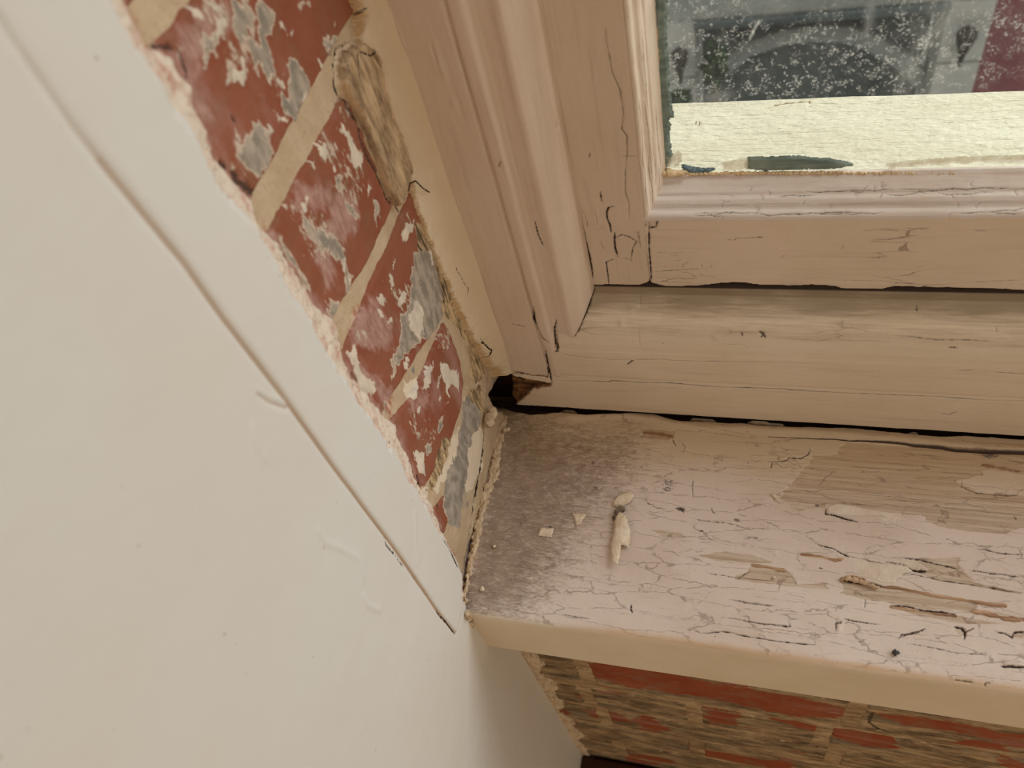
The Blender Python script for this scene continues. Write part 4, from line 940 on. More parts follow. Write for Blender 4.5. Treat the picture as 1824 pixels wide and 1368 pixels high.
# ================================================================== WINDOW SILL
sill = empty('window_sill'); tag(sill, 'wide wooden window sill with cracked, flaking off-white paint and a dirty left end', 'window sill')
def sx(crop, L, hw): return [(U2(p, 2, 0, crop), (w_ if w_ else hw)) for p, w_ in [(q if isinstance(q, tuple) and isinstance(q[0], list) else (q, None)) for q in L]]
H = .00030
SCK = sx('d1', [
    [(0, 765), (60, 770), (150, 780), (300, 800), (330, 815)], [(540, 850), (660, 880), (760, 890), (880, 915), (1000, 940), (1150, 965), (1210, 965), (1300, 985), (1400, 1000), (1480, 1010)], [(0, 1030), (90, 1050), (130, 1070), (210, 1075), (300, 1095), (400, 1105), (540, 1110)],
    [(590, 750), (700, 765), (780, 785), (870, 790), (1000, 815), (1100, 825), (1200, 830), (1300, 855), (1390, 880)], [(1390, 880), (1385, 900), (1365, 920)], [(1130, 830), (1135, 850), (1130, 885)], [(410, 160), (385, 220), (415, 290), (415, 380), (490, 390), (530, 380)],
    [(470, 60), (540, 85), (600, 95), (700, 100), (740, 125)], ([(720, 150), (730, 175), (745, 200)], .0006), ([(780, 175), (805, 210), (785, 250)], .0005), [(690, 230), (720, 265), (710, 300), (722, 322)], [(848, 285), (830, 340)], ([(858, 415), (850, 470), (858, 545)], .00055),
    [(570, 330), (700, 335), (780, 350), (840, 400), (870, 410)], [(850, 528), (750, 515), (680, 510), (560, 480)], [(790, 240), (900, 265), (1000, 260), (1100, 280), (1200, 300), (1360, 305)], ([(1340, 300), (1430, 300), (1470, 290), (1478, 275), (1560, 280), (1600, 255), (1618, 230), (1605, 195)], .0006),
    ([(1368, 305), (1360, 345)], .0006), [(1230, 385), (1350, 400), (1500, 400), (1600, 412), (1700, 425), (1824, 440)], [(1050, 430), (1130, 435), (1240, 415), (1240, 390)], [(1130, 400), (1135, 435)], ([(545, 540), (560, 570), (620, 600), (680, 610)], .0005), ([(740, 600), (780, 605), (795, 635)], .0007),
    ([(835, 665), (900, 680), (1000, 695), (1060, 695), (1130, 710), (1200, 735), (1240, 740)], .0005), ([(970, 600), (985, 630), (1002, 640)], .0006), [(1360, 520), (1330, 550), (1240, 545), (1200, 570), (1130, 570), (1050, 540), (1010, 530)], [(1420, 570), (1480, 605), (1550, 640), (1490, 650), (1330, 630)],
    [(190, 890), (195, 940), (212, 990)], [(0, 985), (60, 970), (130, 945), (140, 900)], ([(930, 1020), (1020, 1035), (1150, 1055), (1225, 1010), (1230, 970)], .0005), ([(455, 1230), (450, 1260), (462, 1282)], .0008), [(462, 1282), (400, 1290), (300, 1260), (150, 1235)], [(520, 1180), (640, 1190)], [(600, 1240), (750, 1275)],
    [(830, 970), (825, 1040), (845, 1095)], [(560, 1100), (558, 1160)], ([(1080, 1195), (1200, 1220), (1310, 1235), (1410, 1240)], .0005), [(1260, 1080), (1258, 1115)], [(462, 1282), (560, 1295), (700, 1325), (830, 1340)], [(690, 830), (655, 830), (640, 820)], [(670, 860), (675, 890)], [(700, 960), (700, 1040), (750, 1030), (830, 1050)],
    ([(0, 1290), (100, 1310), (180, 1320)], .0005), [(780, 1160), (900, 1155), (920, 1190)], [(1010, 540), (1012, 490), (1015, 460)], [(1350, 700), (1350, 730), (1490, 760), (1600, 745)], [(1480, 770), (1560, 820), (1640, 830)], [(120, 650), (200, 655), (280, 665), (330, 690)]], H) + sx('d2', [
    [(410, 340), (560, 345), (700, 370), (800, 390), (900, 380)], [(360, 380), (600, 400), (850, 425), (960, 435), (1100, 450), (1250, 480), (1400, 500), (1824, 520)], [(640, 490), (800, 480), (960, 475), (1100, 495), (1300, 525), (1500, 545), (1650, 560), (1824, 575)], [(1160, 600), (1300, 610), (1600, 630), (1824, 660)],
    ([(1420, 345), (1418, 390), (1520, 430), (1700, 445), (1780, 445), (1785, 415), (1824, 410)], .00055), [(1550, 340), (1545, 310), (1560, 285)], [(1060, 740), (1160, 765), (1280, 755), (1400, 780), (1520, 800)], ([(1510, 795), (1580, 800), (1650, 820), (1750, 830), (1824, 832)], .0006), ([(535, 535), (535, 570), (600, 580), (660, 600), (740, 620)], .0009),
    [(740, 620), (860, 625), (950, 650), (1060, 680)], [(755, 620), (752, 645), (738, 665)], ([(485, 770), (580, 790), (640, 825), (700, 850), (790, 870)], .0008), ([(770, 860), (830, 888), (920, 905)], .0015), ([(910, 880), (960, 890), (1040, 900), (1090, 925)], .0007), ([(1090, 930), (1180, 938)], .0018), ([(1020, 850), (1150, 865), (1250, 890), (1350, 910), (1420, 930)], .0007),
    ([(1430, 930), (1600, 955), (1824, 980)], .0006), ([(1030, 965), (1100, 960), (1200, 980), (1300, 1000), (1450, 1020), (1600, 1040), (1750, 1070), (1824, 1080)], .0006), ([(640, 992), (780, 1015), (890, 1035)], .0013), ([(950, 1160), (1050, 1165), (1180, 1195), (1300, 1205), (1380, 1220)], .0009),
    [(610, 1030), (620, 1080), (700, 1100), (920, 1140)], ([(640, 1245), (760, 1270), (900, 1285)], .0005), ([(640, 1245), (635, 1280), (602, 1280), (605, 1325)], .0006), ([(0, 1265), (130, 1280), (290, 1300), (305, 1295), (290, 1255)], .0006), [(305, 1305), (420, 1320), (600, 1335)], ([(1020, 1365), (1100, 1340), (1160, 1325), (1185, 1310)], .0007), ([(1380, 1300), (1420, 1310), (1442, 1335), (1440, 1368)], .0010),
    [(200, 820), (210, 830), (185, 870)], [(160, 640), (160, 680)], [(420, 680), (415, 705)], [(1420, 240), (1600, 260)], [(1300, 730), (1310, 770)], [(630, 1090), (640, 1120)], ([(795, 1120), (785, 1180)], .0005), [(30, 1070), (40, 1100), (200, 1120), (400, 1150)], [(480, 860), (476, 900)], [(1480, 1165), (1495, 1195), (1490, 1220)], [(1760, 1030), (1765, 1060)],
    ([(1760, 575), (1775, 605)], .0006), ([(1760, 1335), (1824, 1330)], .0008), [(310, 690), (420, 745), (500, 775)], [(640, 350), (645, 385)]], H) + sx('d4', [
    ([(40, 190), (35, 220), (75, 238), (150, 235), (200, 230), (260, 240), (340, 260), (460, 275), (560, 290), (690, 300), (695, 290), (665, 240)], .0006), ([(220, 55), (340, 70), (480, 90)], .0005), ([(180, 150), (300, 165), (420, 190), (550, 195), (555, 170)], .0005), [(555, 205), (640, 215), (740, 240), (830, 258)], ([(805, 225), (805, 180), (835, 178)], .0006), ([(835, 155), (900, 170), (1000, 185)], .0006),
    [(670, 240), (760, 250), (830, 260), (850, 270), (990, 295), (1000, 330), (985, 345)], [(1000, 330), (1110, 350), (1200, 370), (1320, 380)], ([(1140, 270), (1160, 245), (1240, 238), (1290, 210)], .0006), ([(1180, 290), (1240, 300), (1330, 315), (1430, 340), (1540, 350), (1650, 355)], .0005), ([(1440, 200), (1480, 210), (1505, 230), (1500, 275)], .0008), ([(1505, 230), (1555, 210)], .0006),
    ([(1665, 225), (1720, 240), (1760, 260), (1770, 235), (1824, 228)], .0007), ([(1700, 415), (1780, 420), (1830, 420)], .0011), [(1725, 420), (1725, 460)], [(1100, 480), (1180, 490), (1250, 492)], ([(1440, 490), (1500, 495), (1560, 505)], .0006), [(700, 395), (780, 400), (810, 400), (825, 375)], [(925, 380), (990, 388), (1000, 370)], [(1190, 390), (1190, 430)], [(1320, 380), (1480, 400), (1500, 450), (1600, 460)], [(960, 50), (965, 90)],
    [(560, 470), (600, 490)], ([(1620, 540), (1615, 510), (1660, 495)], .0006), [(720, 300), (725, 345), (860, 350)], [(1030, 210), (1100, 235), (1100, 260)]], H) + sx('c4', [
    [(1090, 800), (1100, 770), (1190, 750), (1225, 700)], [(1090, 800), (1180, 830), (1260, 855), (1310, 855), (1400, 875), (1500, 885)], [(1280, 680), (1300, 720), (1295, 760)], [(830, 765), (960, 785), (1090, 800)], [(860, 345), (980, 365), (1050, 390), (1150, 410), (1390, 455)], [(740, 600), (880, 640), (1090, 685), (1170, 685)], [(1160, 550), (1300, 570), (1420, 585)],
    [(1090, 1040), (1100, 1075), (1190, 1100), (1290, 1095)], [(1310, 855), (1300, 930)], [(1470, 0), (1510, 90), (1515, 170), (1550, 180)]], H)
BACKGAP = np.vstack([U2([(60, 985), (120, 985), (190, 985), (300, 1003), (420, 1003), (600, 1016), (700, 1012), (780, 1010), (860, 1002), (950, 1010), (1030, 1032), (1100, 1047), (1180, 1053), (1300, 1058), (1440, 1064), (1500, 1077), (1640, 1082), (1780, 1078)], 2, 0, 'c7'),
                     U2([(640, 1302), (850, 1322), (1000, 1337), (1150, 1352), (1300, 1356), (1824, 1372)], 2, 0, 'c8')])
LIP = np.vstack([U2([(978, 743), (1047, 742), (1113, 740), (1162, 746), (1195, 755), (1245, 761), (1327, 764), (1450, 770)], 2, 0), U2([(700, 52), (1100, 88), (1500, 130), (1824, 150)], 2, 0, 'd2'), [[.45, .170]]])
LIPC = U2([(160, 66), (350, 72), (580, 82), (700, 92), (850, 97), (1000, 107), (1110, 122), (1250, 132), (1380, 152), (1530, 162), (1700, 167), (1824, 172), (1950, 182)], 2, 0, 'd2')
BARE = [U2(p, 2, 0, c) for c, p in [
    ('d2', [(440, 180), (640, 180), (650, 95), (1824, 175), (1900, 180), (1900, 300), (1824, 300), (1580, 285), (1550, 290), (1545, 320), (1490, 320), (1480, 345), (1400, 350), (1420, 390), (1520, 430), (1824, 450), (1900, 450), (1900, 660), (1824, 660), (1700, 695), (1400, 675), (1280, 655), (1180, 610), (1155, 580), (1060, 575), (900, 550), (680, 510), (560, 510), (530, 530), (430, 545), (370, 560), (300, 520), (230, 470), (300, 380), (380, 300)]),
    ('d2', [(40, 905), (150, 910), (280, 935), (330, 970), (380, 1040), (530, 1020), (545, 1060), (400, 1055), (200, 1025), (0, 1000), (-60, 990), (-20, 970)]), ('d2', [(620, 1000), (720, 985), (900, 1040), (1150, 1080), (1500, 1150), (1480, 1200), (1200, 1190), (930, 1140), (700, 1100), (620, 1080)]),
    ('d2', [(1100, 865), (1390, 850), (1420, 930), (1540, 1010), (1824, 1075), (1824, 1085), (1450, 1020), (1200, 980), (1100, 945), (1180, 935)]), ('d2', [(960, 1165), (1180, 1198), (1380, 1222), (1700, 1285), (1400, 1270), (1100, 1215)]), ('d2', [(1500, 1185), (1824, 1235), (1824, 1250), (1700, 1240)]),
    ('d1', [(880, 905), (1030, 880), (1230, 910), (1370, 960), (1220, 965), (1040, 940)]), ('d4', [(1440, 205), (1500, 215), (1490, 240), (1450, 235)]), ('d4', [(1770, 230), (1860, 225), (1860, 270), (1780, 265)]), ('d1', [(520, 90), (740, 100), (720, 155), (530, 140)]),
    ('d1', [(580, 740), (760, 755), (800, 790), (660, 780)])]]
RUST = [(U2(p, 2, 0, c), hw) for c, p, hw in [('d2', [(900, 1040), (1000, 1048), (1150, 1078), (1300, 1108), (1450, 1128), (1600, 1156), (1700, 1165)], .0012), ('d2', [(1490, 1200), (1600, 1218), (1700, 1248), (1824, 1255), (1900, 1262)], .0022), ('d2', [(960, 1172), (1180, 1204), (1380, 1230)], .0011),
    ('d2', [(60, 900), (170, 915), (280, 940)], .0014), ('d2', [(380, 830), (440, 838), (520, 850), (600, 870), (650, 860)], .0014), ('d1', [(540, 115), (640, 120), (720, 140)], .0022), ('d2', [(1560, 250), (1700, 275), (1790, 290)], .0015)]]
def build_sill():
    xs = np.r_[lin(-.034, .372, .00056), lin(.38, .9, .02)]
    top = lin(.188, .0055, .00044)
    a = np.linspace(0, math.pi / 2, 9)[1:-1]
    r = .0048
    yy = np.r_[top, r - r * np.sin(a), np.full(70, 0.0), lin(.004, .03, .006)]
    zz = np.r_[0 * top, -r + r * np.cos(a), np.linspace(-.0055, -.0650, 70), -.066 + 0 * lin(.004, .03, .006)]
    nt = len(top); nn = len(a)
    X, Y = np.meshgrid(xs, yy); _, Z = np.meshgrid(xs, zz)
    L = np.r_[0, np.cumsum(np.hypot(np.diff(yy), np.diff(zz)))]; S = np.broadcast_to((.188 - L)[:, None], X.shape)   # unrolled coordinate, equals y on the top
    ist = (np.arange(len(yy)) < nt + 3)[:, None] * np.ones(X.shape)
    face = np.broadcast_to(ss(nt - .5, nt + nn, np.arange(len(yy)).astype(float))[:, None], X.shape) + 0
    wx = X + .0007 * fbm(X, S, 260, 3, 11); wy = S + .0009 * fbm(X, S, 260, 3, 12)
    cm = cracks(wx, wy, SCK, .7) * ist
    bare = blobs(wx + .012 * fbm(X, S, 90, 4, 13, .35, 2), wy + .004 * fbm(X, S, 60, 4, 14, .6, 1), BARE, .0018)
    d, t = pd(X, S + .001 * fbm(X, S, 120, 3, 16), BACKGAP, .02)
    gw = .0013 + .0019 * (vn(X * 55, X * 0, 4)) + .0014 * ss(.05, .0, X)
    gap = ss(1.25, .6, d / gw)
    gap = np.maximum(gap, ss(.1762, .1775, S) * (S > .17))
    dl, tl = pd(X, S + .0012 * fbm(X, S, 90, 3, 17), LIP, .03)
    lip = np.exp(-(dl / .0036) ** 2) * ss(.03, .045, X)
    dc, _ = pd(X, S + .0006 * fbm(X, S, 200, 3, 18), LIPC, .02)
    cm = np.maximum(cm, np.clip(1.25 - dc / (.0003 + .0011 * ss(.2, .34, X)) * .75, 0, 1))
    jl = U2([(866, 742), (867, 790), (859, 850), (848, 900), (842, 950), (834, 1000), (824, 1060)], 2, 0)
    dj, _ = pd(X, S, jl, .02)
    cm = np.maximum(cm, ss(.0030, .0012, dj) * .9)
    dr = np.zeros(X.shape)
    for p, hw in RUST:
        dd, tt = pd(wx, wy, p, .01); dr = np.maximum(dr, np.clip(1.2 - dd / (hw * (.35 + .75 * vn(tt * 14 + hw * 9e4, tt * 0, 3))) * .7, 0, 1))
    nose = np.abs(S + .001 + .004 * fbm(X, S * .3, 90, 4, 29)) / (.0005 + .0016 * vn(X * 60, X * 0, 9))
    dr = np.maximum(dr, .62 * np.clip(1.3 - nose, 0, 1) * ss(.02, .06, X))
    # relief: plates proud, bare wood lower and ribbed, some plates lifted at the edges
    rib = fbm(X, S, 420, 3, 22, .035, 1)
    h = -.00055 * ss(.35, .65, bare) + .0006 * rib * np.clip(bare + .25, 0, 1) + .0007 * fbm(X, S, 30, 3, 23, .4, 1) + .0003 * fbm(X, S, 200, 4, 24)
    h = h - .0011 * ss(.3, 1., cm) - .012 * gap + .0016 * lip + .0010 * ss(.4, .8, dr)
    for c, p, hgt, wd in [('d2', [(540, 520), (560, 560), (700, 590), (900, 600)], .0012, .0025), ('d2', [(820, 870), (920, 885), (1080, 900), (1150, 915)], .0014, .002), ('d2', [(1440, 940), (1600, 965), (1824, 990)], .0009, .002), ('d1', [(1380, 885), (1300, 870), (1200, 845)], .0006, .0018),
                          ('d4', [(60, 215), (200, 215), (400, 245)], .0007, .002), ('d4', [(830, 165), (820, 215)], .0007, .0018), ('d4', [(1730, 395), (1800, 405)], .0012, .0022), ('d1', [(560, 550), (700, 590)], .0006, .002), ('d1', [(1420, 290), (1480, 262), (1580, 262)], .0007, .0018)]:
        dd, _ = pd(X, S, U2(p, 2, 0, c), .012); h = h + hgt * np.exp(-(dd / wd) ** 2)
    # nose: worn arris
    ys_ = np.where(ist > 0, h, .0009 * fbm(X, S, 40, 3, 25, .3, 1))
    NYv = np.where(np.arange(len(yy)) < nt, 0, np.where(np.arange(len(yy)) < nt + nn, 1, 1.))[:, None] * np.ones(X.shape)
    ang = np.interp(np.arange(len(yy)), [nt - 1, nt + nn], [0, math.pi / 2])[:, None]
    Pz = Z + ys_ * np.cos(ang); Py = Y - ys_ * np.sin(ang)
    arr = np.exp(-((S - .000) / .006) ** 2) * ss(.03, .12, X) * .85 + .35 * np.exp(-((S + .006) / .004) ** 2)
    # grime: heaviest in the left corner, along the joint and under the frame
    dn = fbm(X, S, 26, 4, 26)
    D1 = U2([(878, 750), (1010, 765), (1140, 775), (1120, 860), (1060, 930), (1000, 1010), (930, 1090), (828, 1100), (820, 1060), (850, 900)], 2, 0)
    s1 = sdp(X + .02 * dn, S + .02 * dn, D1, .12)
    dirt_shade = .85 * ss(.035, -.03, s1) + .25 * ss(.08, .0, X) * ss(-.01, .02, S)
    dirt_shade = np.maximum(dirt_shade, .55 * ss(.0, .03, X) * 0 + .95 * ss(.018, -.012, X + .02 * dn) * ss(-.004, .004, S))
    dirt_shade = np.maximum(dirt_shade, .5 * np.exp(-((dl - .006) / .005) ** 2) * ss(.16, .03, X))
    dirt_shade = dirt_shade * (1 - .9 * lip) * ist
    soot = np.zeros(X.shape)
    for c, p, rr, am in [('d1', (700, 440), .010, .62), ('d1', (690, 480), .006, .7), ('d1', (780, 610), .004, .9), ('d1', (230, 470), .004, .7), ('d1', (1250, 795), .006, .6), ('d1', (1140, 680), .003, .8), ('d1', (870, 710), .005, .5), ('d2', (1600, 185), .008, .75), ('c4', (1020, 505), .002, .9), ('d2', (30, 720), .006, .55),
                         ('d2', (500, 920), .0009, 1.6), ('c4', (660, 630), .003, .8), ('c4', (1300, 90), .0025, .8), ('d1', (520, 335), .0008, 1.5), ('d1', (910, 750), .0015, 1.2), ('d1', (690, 755), .008, .42), ('d1', (1215, 190), .004, .5), ('d1', (1215, 310), .004, .5), ('d1', (1660, 585), .0022, .9), ('d1', (1690, 995), .0009, 1.5)]:
        q = U2([p], 2, 0, c)[0]; soot = np.maximum(soot, am * np.exp(-((X - q[0]) / rr) ** 2 - ((S - q[1]) / (rr * .6)) ** 2))
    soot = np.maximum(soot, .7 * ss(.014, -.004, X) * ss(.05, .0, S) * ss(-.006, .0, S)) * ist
    worn = np.clip(ss(.085, .165, S + .12 * (X - .2) * 0 + .03 * dn), 0, 1)  # ramp towards the window for the tan tone and grain lines
    P = np.stack([X, Py, Pz], -1)
    sheet('sill_board', P, M_SILL, sill, {'crack': np.maximum(cm, ss(.3, .8, gap) * 1.), 'bare': bare * ist, 'dirt_shade': np.clip(dirt_shade, 0, 1), 'soot': soot, 'worn': worn, 'arris': arr, 'face': face, 'rust': dr * ist, 'crackle': ist - .5 * worn}, flip=True)
build_sill()
lipL = U([(888, 740), (880, 790), (870, 850), (857, 884), (847, 930), (837, 990), (826, 1050), (824, 1075)], 2, 0)[:, :2]; lipR = U([(905, 742), (895, 790), (886, 850), (872, 884), (860, 930), (848, 985), (834, 1045), (829, 1078)], 2, 0)[:, :2]
slab('paint_lip', np.vstack([lipL, lipR[::-1]]), 0, .0016, M_CAULK, sill, lambda A, B, h: np.stack([A, B, h], -1), .0005, 61, .0028, 1.4)
tos = lambda z: (lambda A, B, h: np.stack([A, B, z + h], -1))
M_FLAKE = plain('lifted_paint', (228, 212, 198), (218, 198, 180), 90, .5, bump=.3, bsc=400)
M_SPL = plain('splinter_wood', (222, 196, 168), (190, 156, 122), 120, .6, (.1, 1, 1), .4)
def flake(name, poly, mat, parent, lift, th=.0007, seed=0, bend=None):
    """curled plate: lift(A,B) gives the height of its underside"""
    lo = poly.min(0) - .001; hi = poly.max(0) + .001
    A, B = np.meshgrid(lin(lo[0], hi[0], .0005), lin(lo[1], hi[1], .0005))
    s = sdp(A + .0012 * fbm(A, B, 500, 3, seed), B + .0012 * fbm(A, B, 500, 3, seed + 3), poly, .02)
    base = lift(A, B)
    k = s < .0002
    up = base + th * ss(.0003, -.0006, s) + .0003 * fbm(A, B, 300, 3, seed + 8)
    P = np.stack([A, B, up], -1); Q = np.stack([A, B, base - .0001], -1)
    nv, nu = A.shape; I = np.arange(nv * nu).reshape(nv, nu)
    F = np.stack([I[:-1, :-1], I[:-1, 1:], I[1:, 1:], I[1:, :-1]], -1).reshape(-1, 4)
    kf = k.ravel()[F].any(1); Ft = F[kf]; Fb = Ft[:, ::-1] + nv * nu
    # side walls along boundary edges
    from collections import Counter
    ed = np.vstack([Ft[:, [0, 1]], Ft[:, [1, 2]], Ft[:, [2, 3]], Ft[:, [3, 0]]])
    key = Counter(map(tuple, np.sort(ed, 1).tolist()))
    W = [[b, a, a + nv * nu, b + nv * nu] for a, b in ed.tolist() if key[(min(a, b), max(a, b))] == 1]
    F = np.vstack([Ft, Fb, np.array(W)])
    V = np.vstack([P.reshape(-1, 3), Q.reshape(-1, 3)])
    u = np.unique(F); mp = np.full(len(V), -1); mp[u] = np.arange(len(u))
    return mesh_np(name, V[u], mp[F], mat, parent)
def seat(o):
    """move the object's origin to the middle of its foot"""
    me = o.data; n = len(me.vertices); c = np.empty(n * 3, np.float32); me.vertices.foreach_get('co', c); c = c.reshape(-1, 3)
    p = np.array([(c[:, 0].min() + c[:, 0].max()) / 2, (c[:, 1].min() + c[:, 1].max()) / 2, c[:, 2].min()])
    me.vertices.foreach_set('co', (c - p).astype(np.float32).ravel()); me.update(); o.location = p; return o
def ramp_lift(p0, p1, h0, h1):
    p0 = np.array(p0); d = np.array(p1) - p0; dd = d @ d
    return lambda A, B: h0 + (h1 - h0) * np.clip(((A - p0[0]) * d[0] + (B - p0[1]) * d[1]) / dd, 0, 1) ** 1.5
pj = U2([(890, 872), (1000, 862), (1100, 868), (1150, 895), (1188, 934), (1100, 925), (1060, 905), (1000, 893), (930, 885)], 2, .001, 'd2')
flake('lifted_flake', pj, M_FLAKE, sill, ramp_lift(pj[1], pj[4], .0000, .0022), .0007, 3)
pj = U2([(690, 842), (800, 862), (920, 890), (1060, 915), (1092, 942), (1020, 955), (1030, 975), (960, 1015), (900, 1015), (800, 985), (700, 965), (640, 935), (650, 870)], 2, .0003, 'd2')
flake('lifted_flake', pj, M_FLAKE, sill, ramp_lift(pj[10], pj[3], -.0008, .0009), .0007, 5)
pj = U2([(545, 525), (600, 506), (700, 515), (900, 550), (1060, 578), (1155, 585), (1180, 615), (1060, 640), (900, 610), (760, 600), (660, 590), (600, 570), (548, 562)], 2, .0003, 'd2')
flake('lifted_flake', pj, M_FLAKE, sill, ramp_lift(pj[4], pj[12], -.0006, .0010), .0007, 8)
fleck('wood_splinter', U([(628, 986), (680, 985), (760, 1005), (840, 1032), (885, 1046)], 2, .0016, 'd2'), [.0010, .0015, .0016, .0013, .0008], M_SPL, sill, 8, 21)
fleck('wood_splinter', U([(700, 970), (760, 980), (795, 992)], 2, .0008, 'd2'), [.0007, .0009, .0006], M_SPL, sill, 7, 22)

# ================================================================== loose things on the sill
def chip(poly, lift, label, th=.0008, seed=1, mat=M_CHIP, cat='paint chip', name='paint_chip'):
    o = seat(flake(name, poly, mat, None, lift, th, seed)); return tag(o, label, cat, 'loose paint chips on the sill')
def oval(c, crop, a, b, rot, z=.001, n=20):
    th = np.linspace(0, 2 * math.pi, n, endpoint=False); r = math.radians(rot)
    pts = [(c[0] + a * math.cos(t) * math.cos(r) - b * math.sin(t) * math.sin(r), c[1] + a * math.cos(t) * math.sin(r) + b * math.sin(t) * math.cos(r)) for t in th]
    return U2(pts, 2, z, crop)
pc = oval((403, 548), 'd1', 72, 32, -28)
cc = pc.mean(0)
chip(pc, lambda A, B: .0003 + 0.0016 * np.clip(1 - ((A - cc[0]) ** 2 + (B - cc[1]) ** 2) / .011 ** 2, 0, 1), 'oval domed flake of cream paint lying above the long curled flake', .0016, 31)
root = empty('paint_flake', tuple(U([(385, 790)], 2, 0, 'd1')[0])); tag(root, 'long curled flake of cream paint with a dark splintered tip', 'paint chip', 'loose paint chips on the sill')
pl = U2([(372, 640), (400, 650), (425, 690), (445, 755), (436, 852), (385, 846), (382, 900), (366, 972), (334, 962), (326, 850), (345, 760), (352, 690)], 2, .002, 'd1')
x_m = pl[:, 0].mean()
b_ = flake('flake_body', pl, M_CHIP, None, lambda A, B: .0004 + .0048 * np.clip(1 - ((A - x_m) / .009) ** 2, 0, 1) + .0008 * fbm(A, B, 200, 3, 6), .0010, 33)
tp = fleck('dark_tip', U([(350, 690), (358, 650), (372, 620), (392, 606), (412, 622)], 2, .002, 'd1'), [.0012, .0022, .0026, .0022, .001], M_CHIPD, None, 8, 35)
for q in (b_, tp):
    c_ = np.array(root.location); n_ = len(q.data.vertices); v_ = np.empty(n_ * 3, np.float32); q.data.vertices.foreach_get('co', v_); q.data.vertices.foreach_set('co', (v_.reshape(-1, 3) - c_).astype(np.float32).ravel()); q.data.update(); q.parent = root
flat = lambda A, B: .0004 + 0 * A
chip(U2([(962, 516), (1040, 520), (1028, 570), (948, 560)], 2, 0, 'c4'), flat, 'small flat square paint chip on the dirty left end of the sill', .0006, 41)
pk = U2([(1168, 420), (1255, 424), (1216, 488), (1195, 496), (1185, 460)], 2, 0, 'c4')
chip(pk, ramp_lift(pk[0], pk[3], .0002, .0014), 'small three-cornered curled paint chip left of the long flake', .0006, 43)
chip(U2([(178, 440), (200, 438), (222, 470), (232, 488), (212, 480)], 2, 0, 'd2'), lambda A, B: .0005 + 0 * A, 'tiny white curled paint sliver at the edge of the worn patch', .0009, 45)
def crumb(c, crop, r, label, mat, cat, name, seed):
    p = U([c], 2, r * .8, crop)[0]
    o = fleck(name, [p + [-r, 0, 0], p, p + [r, .3 * r, 0]], [r * .7, r, r * .6], mat, None, 8, seed)
    return tag(seat(o), label, cat)
M_SEED = plain('dark_grit', (84, 82, 84), (60, 58, 62), 600, .5, bump=.3)
crumb((200, 980), 'd2', .0010, 'tiny white grain lying in the grey flaked hollow', M_WHITEP, 'grain', 'paint_crumb', 51)
crumb((1130, 342), 'd4', .0017, 'dark grey grit lump near the front edge of the sill', M_SEED, 'grit', 'grit_lump', 52)
crumb((580, 912), 'c4', .0016, 'pale crumb near the front left corner of the sill', M_CHIP, 'crumb', 'paint_crumb', 53)
crumb((660, 633), 'c4', .0012, 'pale crumb in a dark stain at the left end of the sill', M_CHIP, 'crumb', 'paint_crumb', 54)

# ================================================================== OUTSIDE
YF = 6.0
def fx(p, y=YF): return U2(p, 1, y)
house = empty('neighbour_house', (.5, YF, -5.0)); tag(house, 'grey stone house front across the yard with a dark arched doorway', 'building')
def hbox(name, lo, hi, mat, bev=.01):
    o = box(name, np.array(lo) - [.5, YF, -5.0], np.array(hi) - [.5, YF, -5.0], mat, house, bev); return o
M_STONE = plain('grey_stone', (200, 206, 208), (184, 190, 194), 5, .8, bump=.3, bsc=40)
M_STONED = plain('dark_recess', (84, 98, 104), (68, 82, 90), 4, .8, bump=.2, bsc=20)
M_STONEM = plain('mid_grey_stone', (156, 164, 168), (138, 148, 152), 5, .8, bump=.2, bsc=20)
M_RED = plain('red_brown_wall', (146, 92, 104), (132, 80, 94), 4, .8, bump=.2, bsc=30)
M_IRON = plain('dark_iron', (52, 52, 50), (40, 40, 40), 20, .5)
xl0, xl1, xr0, xr1 = -.95, -.43, 1.40, 1.71
ztop = fx([(1400, 22)])[0][1]
hbox('doorway_back', (xl1, YF + .55, -5), (xr0, YF + .65, ztop + .1), M_STONED)
for (a, b) in ((xl0, xl1), (xr0, xr1)):
    for k, (z0, z1) in enumerate([(-5.0, -4.25), (-4.235, -3.62), (-3.605, -3.10), (-3.085, -2.3)]):
        hbox('pier_stone', (a, YF, z0), (b, YF + .5, z1), M_STONE)
hbox('lintel', (xl0, YF - .02, ztop), (xr1, YF + .5, ztop + .5), M_STONEM)
hbox('lintel_moulding', (xl1, YF - .07, ztop - .06), (xr0, YF + .3, ztop), M_STONED)
hbox('side_wall', (xr1, YF + .05, -5), (4.5, YF + .5, -1.5), M_RED)
hbox('side_wall', (-4.5, YF + .05, -5), (xl0, YF + .5, -1.5), M_STONE)
def arch():
    pts = fx([(1285, 125), (1330, 85), (1400, 62), (1455, 56), (1510, 58), (1560, 78), (1610, 110), (1650, 150)], YF + .3)
    V, F = tube(np.array([(p[0] - .5, .3, p[1] + 5.0) for p in pts]), .075, 6)
    mesh_np('arch_moulding', V, F, M_STONEM, house, smooth=False)
arch()
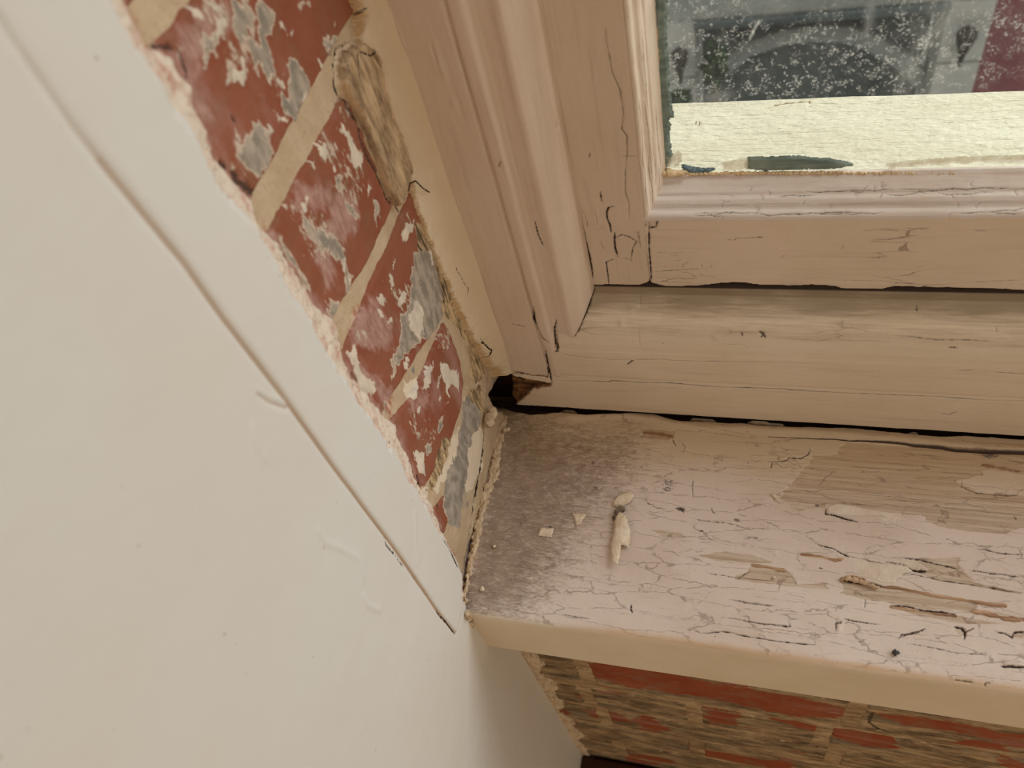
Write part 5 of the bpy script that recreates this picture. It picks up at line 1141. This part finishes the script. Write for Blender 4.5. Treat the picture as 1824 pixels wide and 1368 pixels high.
def lantern(c, label):
    p = fx([c], YF - .12)[0]
    prof = [(.0, -.17), (.012, -.16), (.02, -.10), (.03, -.05), (.065, .06), (.075, .10), (.06, .13), (.03, .15), (.012, .17), (0, .18)]
    r = empty('wall_lantern', (p[0], YF - .12, p[1])); tag(r, label, 'lantern', 'iron lanterns on the stone piers')
    n = 12; V = [(a * math.cos(2 * math.pi * k / n), a * math.sin(2 * math.pi * k / n), z) for a, z in prof for k in range(n)]
    F = [[i * n + k, i * n + (k + 1) % n, (i + 1) * n + (k + 1) % n, (i + 1) * n + k] for i in range(len(prof) - 1) for k in range(n)]
    mesh_np('lamp_body', V, np.array(F), M_IRON, r, smooth=False)
    V, F = tube([(0, .12, -.02), (0, .06, -.10), (0, .0, -.12)], .014, 6); mesh_np('bracket', V, F, M_IRON, r)
lantern((1211, 118), 'dark iron lantern on the pale pier left of the doorway'); lantern((1717, 84), 'dark iron lantern on the pier beside the red-brown wall')
def shrub(c, rx, rz, label, seed, y=YF - .2):
    p = fx([c], y)[0]; rng = np.random.default_rng(seed); n = 260
    d = rng.normal(0, 1, (n, 3)); d /= np.linalg.norm(d, axis=1)[:, None]
    q = d * [rx, rx * .7, rz] * (.55 + .45 * rng.random((n, 1)))
    V = []; F = []
    for i in range(n):
        a = rng.normal(0, 1, 3); a /= np.linalg.norm(a); b = np.cross(a, d[i]); b /= np.linalg.norm(b) + 1e-9; L = .03 + .02 * rng.random()
        V += [q[i] - a * L, q[i] + b * L * .5, q[i] + a * L, q[i] - b * L * .5]; F.append([4 * i, 4 * i + 1, 4 * i + 2, 4 * i + 3])
    r = empty('shrub', (p[0], y, p[1] - rz)); tag(r, label, 'shrub')
    mesh_np('foliage', np.array(V) + [0, 0, rz], np.array(F), M_LEAF, r)
    Vt, Ft = tube([(0, 0, -.5), (0, 0, rz)], .015, 6); mesh_np('stem', Vt, Ft, M_DARK, r)
M_LEAF = plain('dark_leaves', (44, 78, 52), (30, 60, 44), 12, .6)
shrub((1272, 120), .11, .24, 'dark green upright shrub inside the left of the doorway', 3, YF - .15)
shrub((1212, 176), .09, .08, 'small green plant at the foot of the pale pier', 4)
o = box('ground', (-8, .6, -5.1), (8, 12, -5.0), M_STONEM); tag(o, 'grey paving of the yard below the window', kind='structure')
slab('frayed_plaster_edge', FRAY, 0, .0024, M_CAULK, wb, lambda A, B, h: np.stack([A, YS - h, B], -1), .0008, 71, .005, 1.6)
print('scene built', sum(len(m_.polygons) for m_ in bpy.data.meshes))
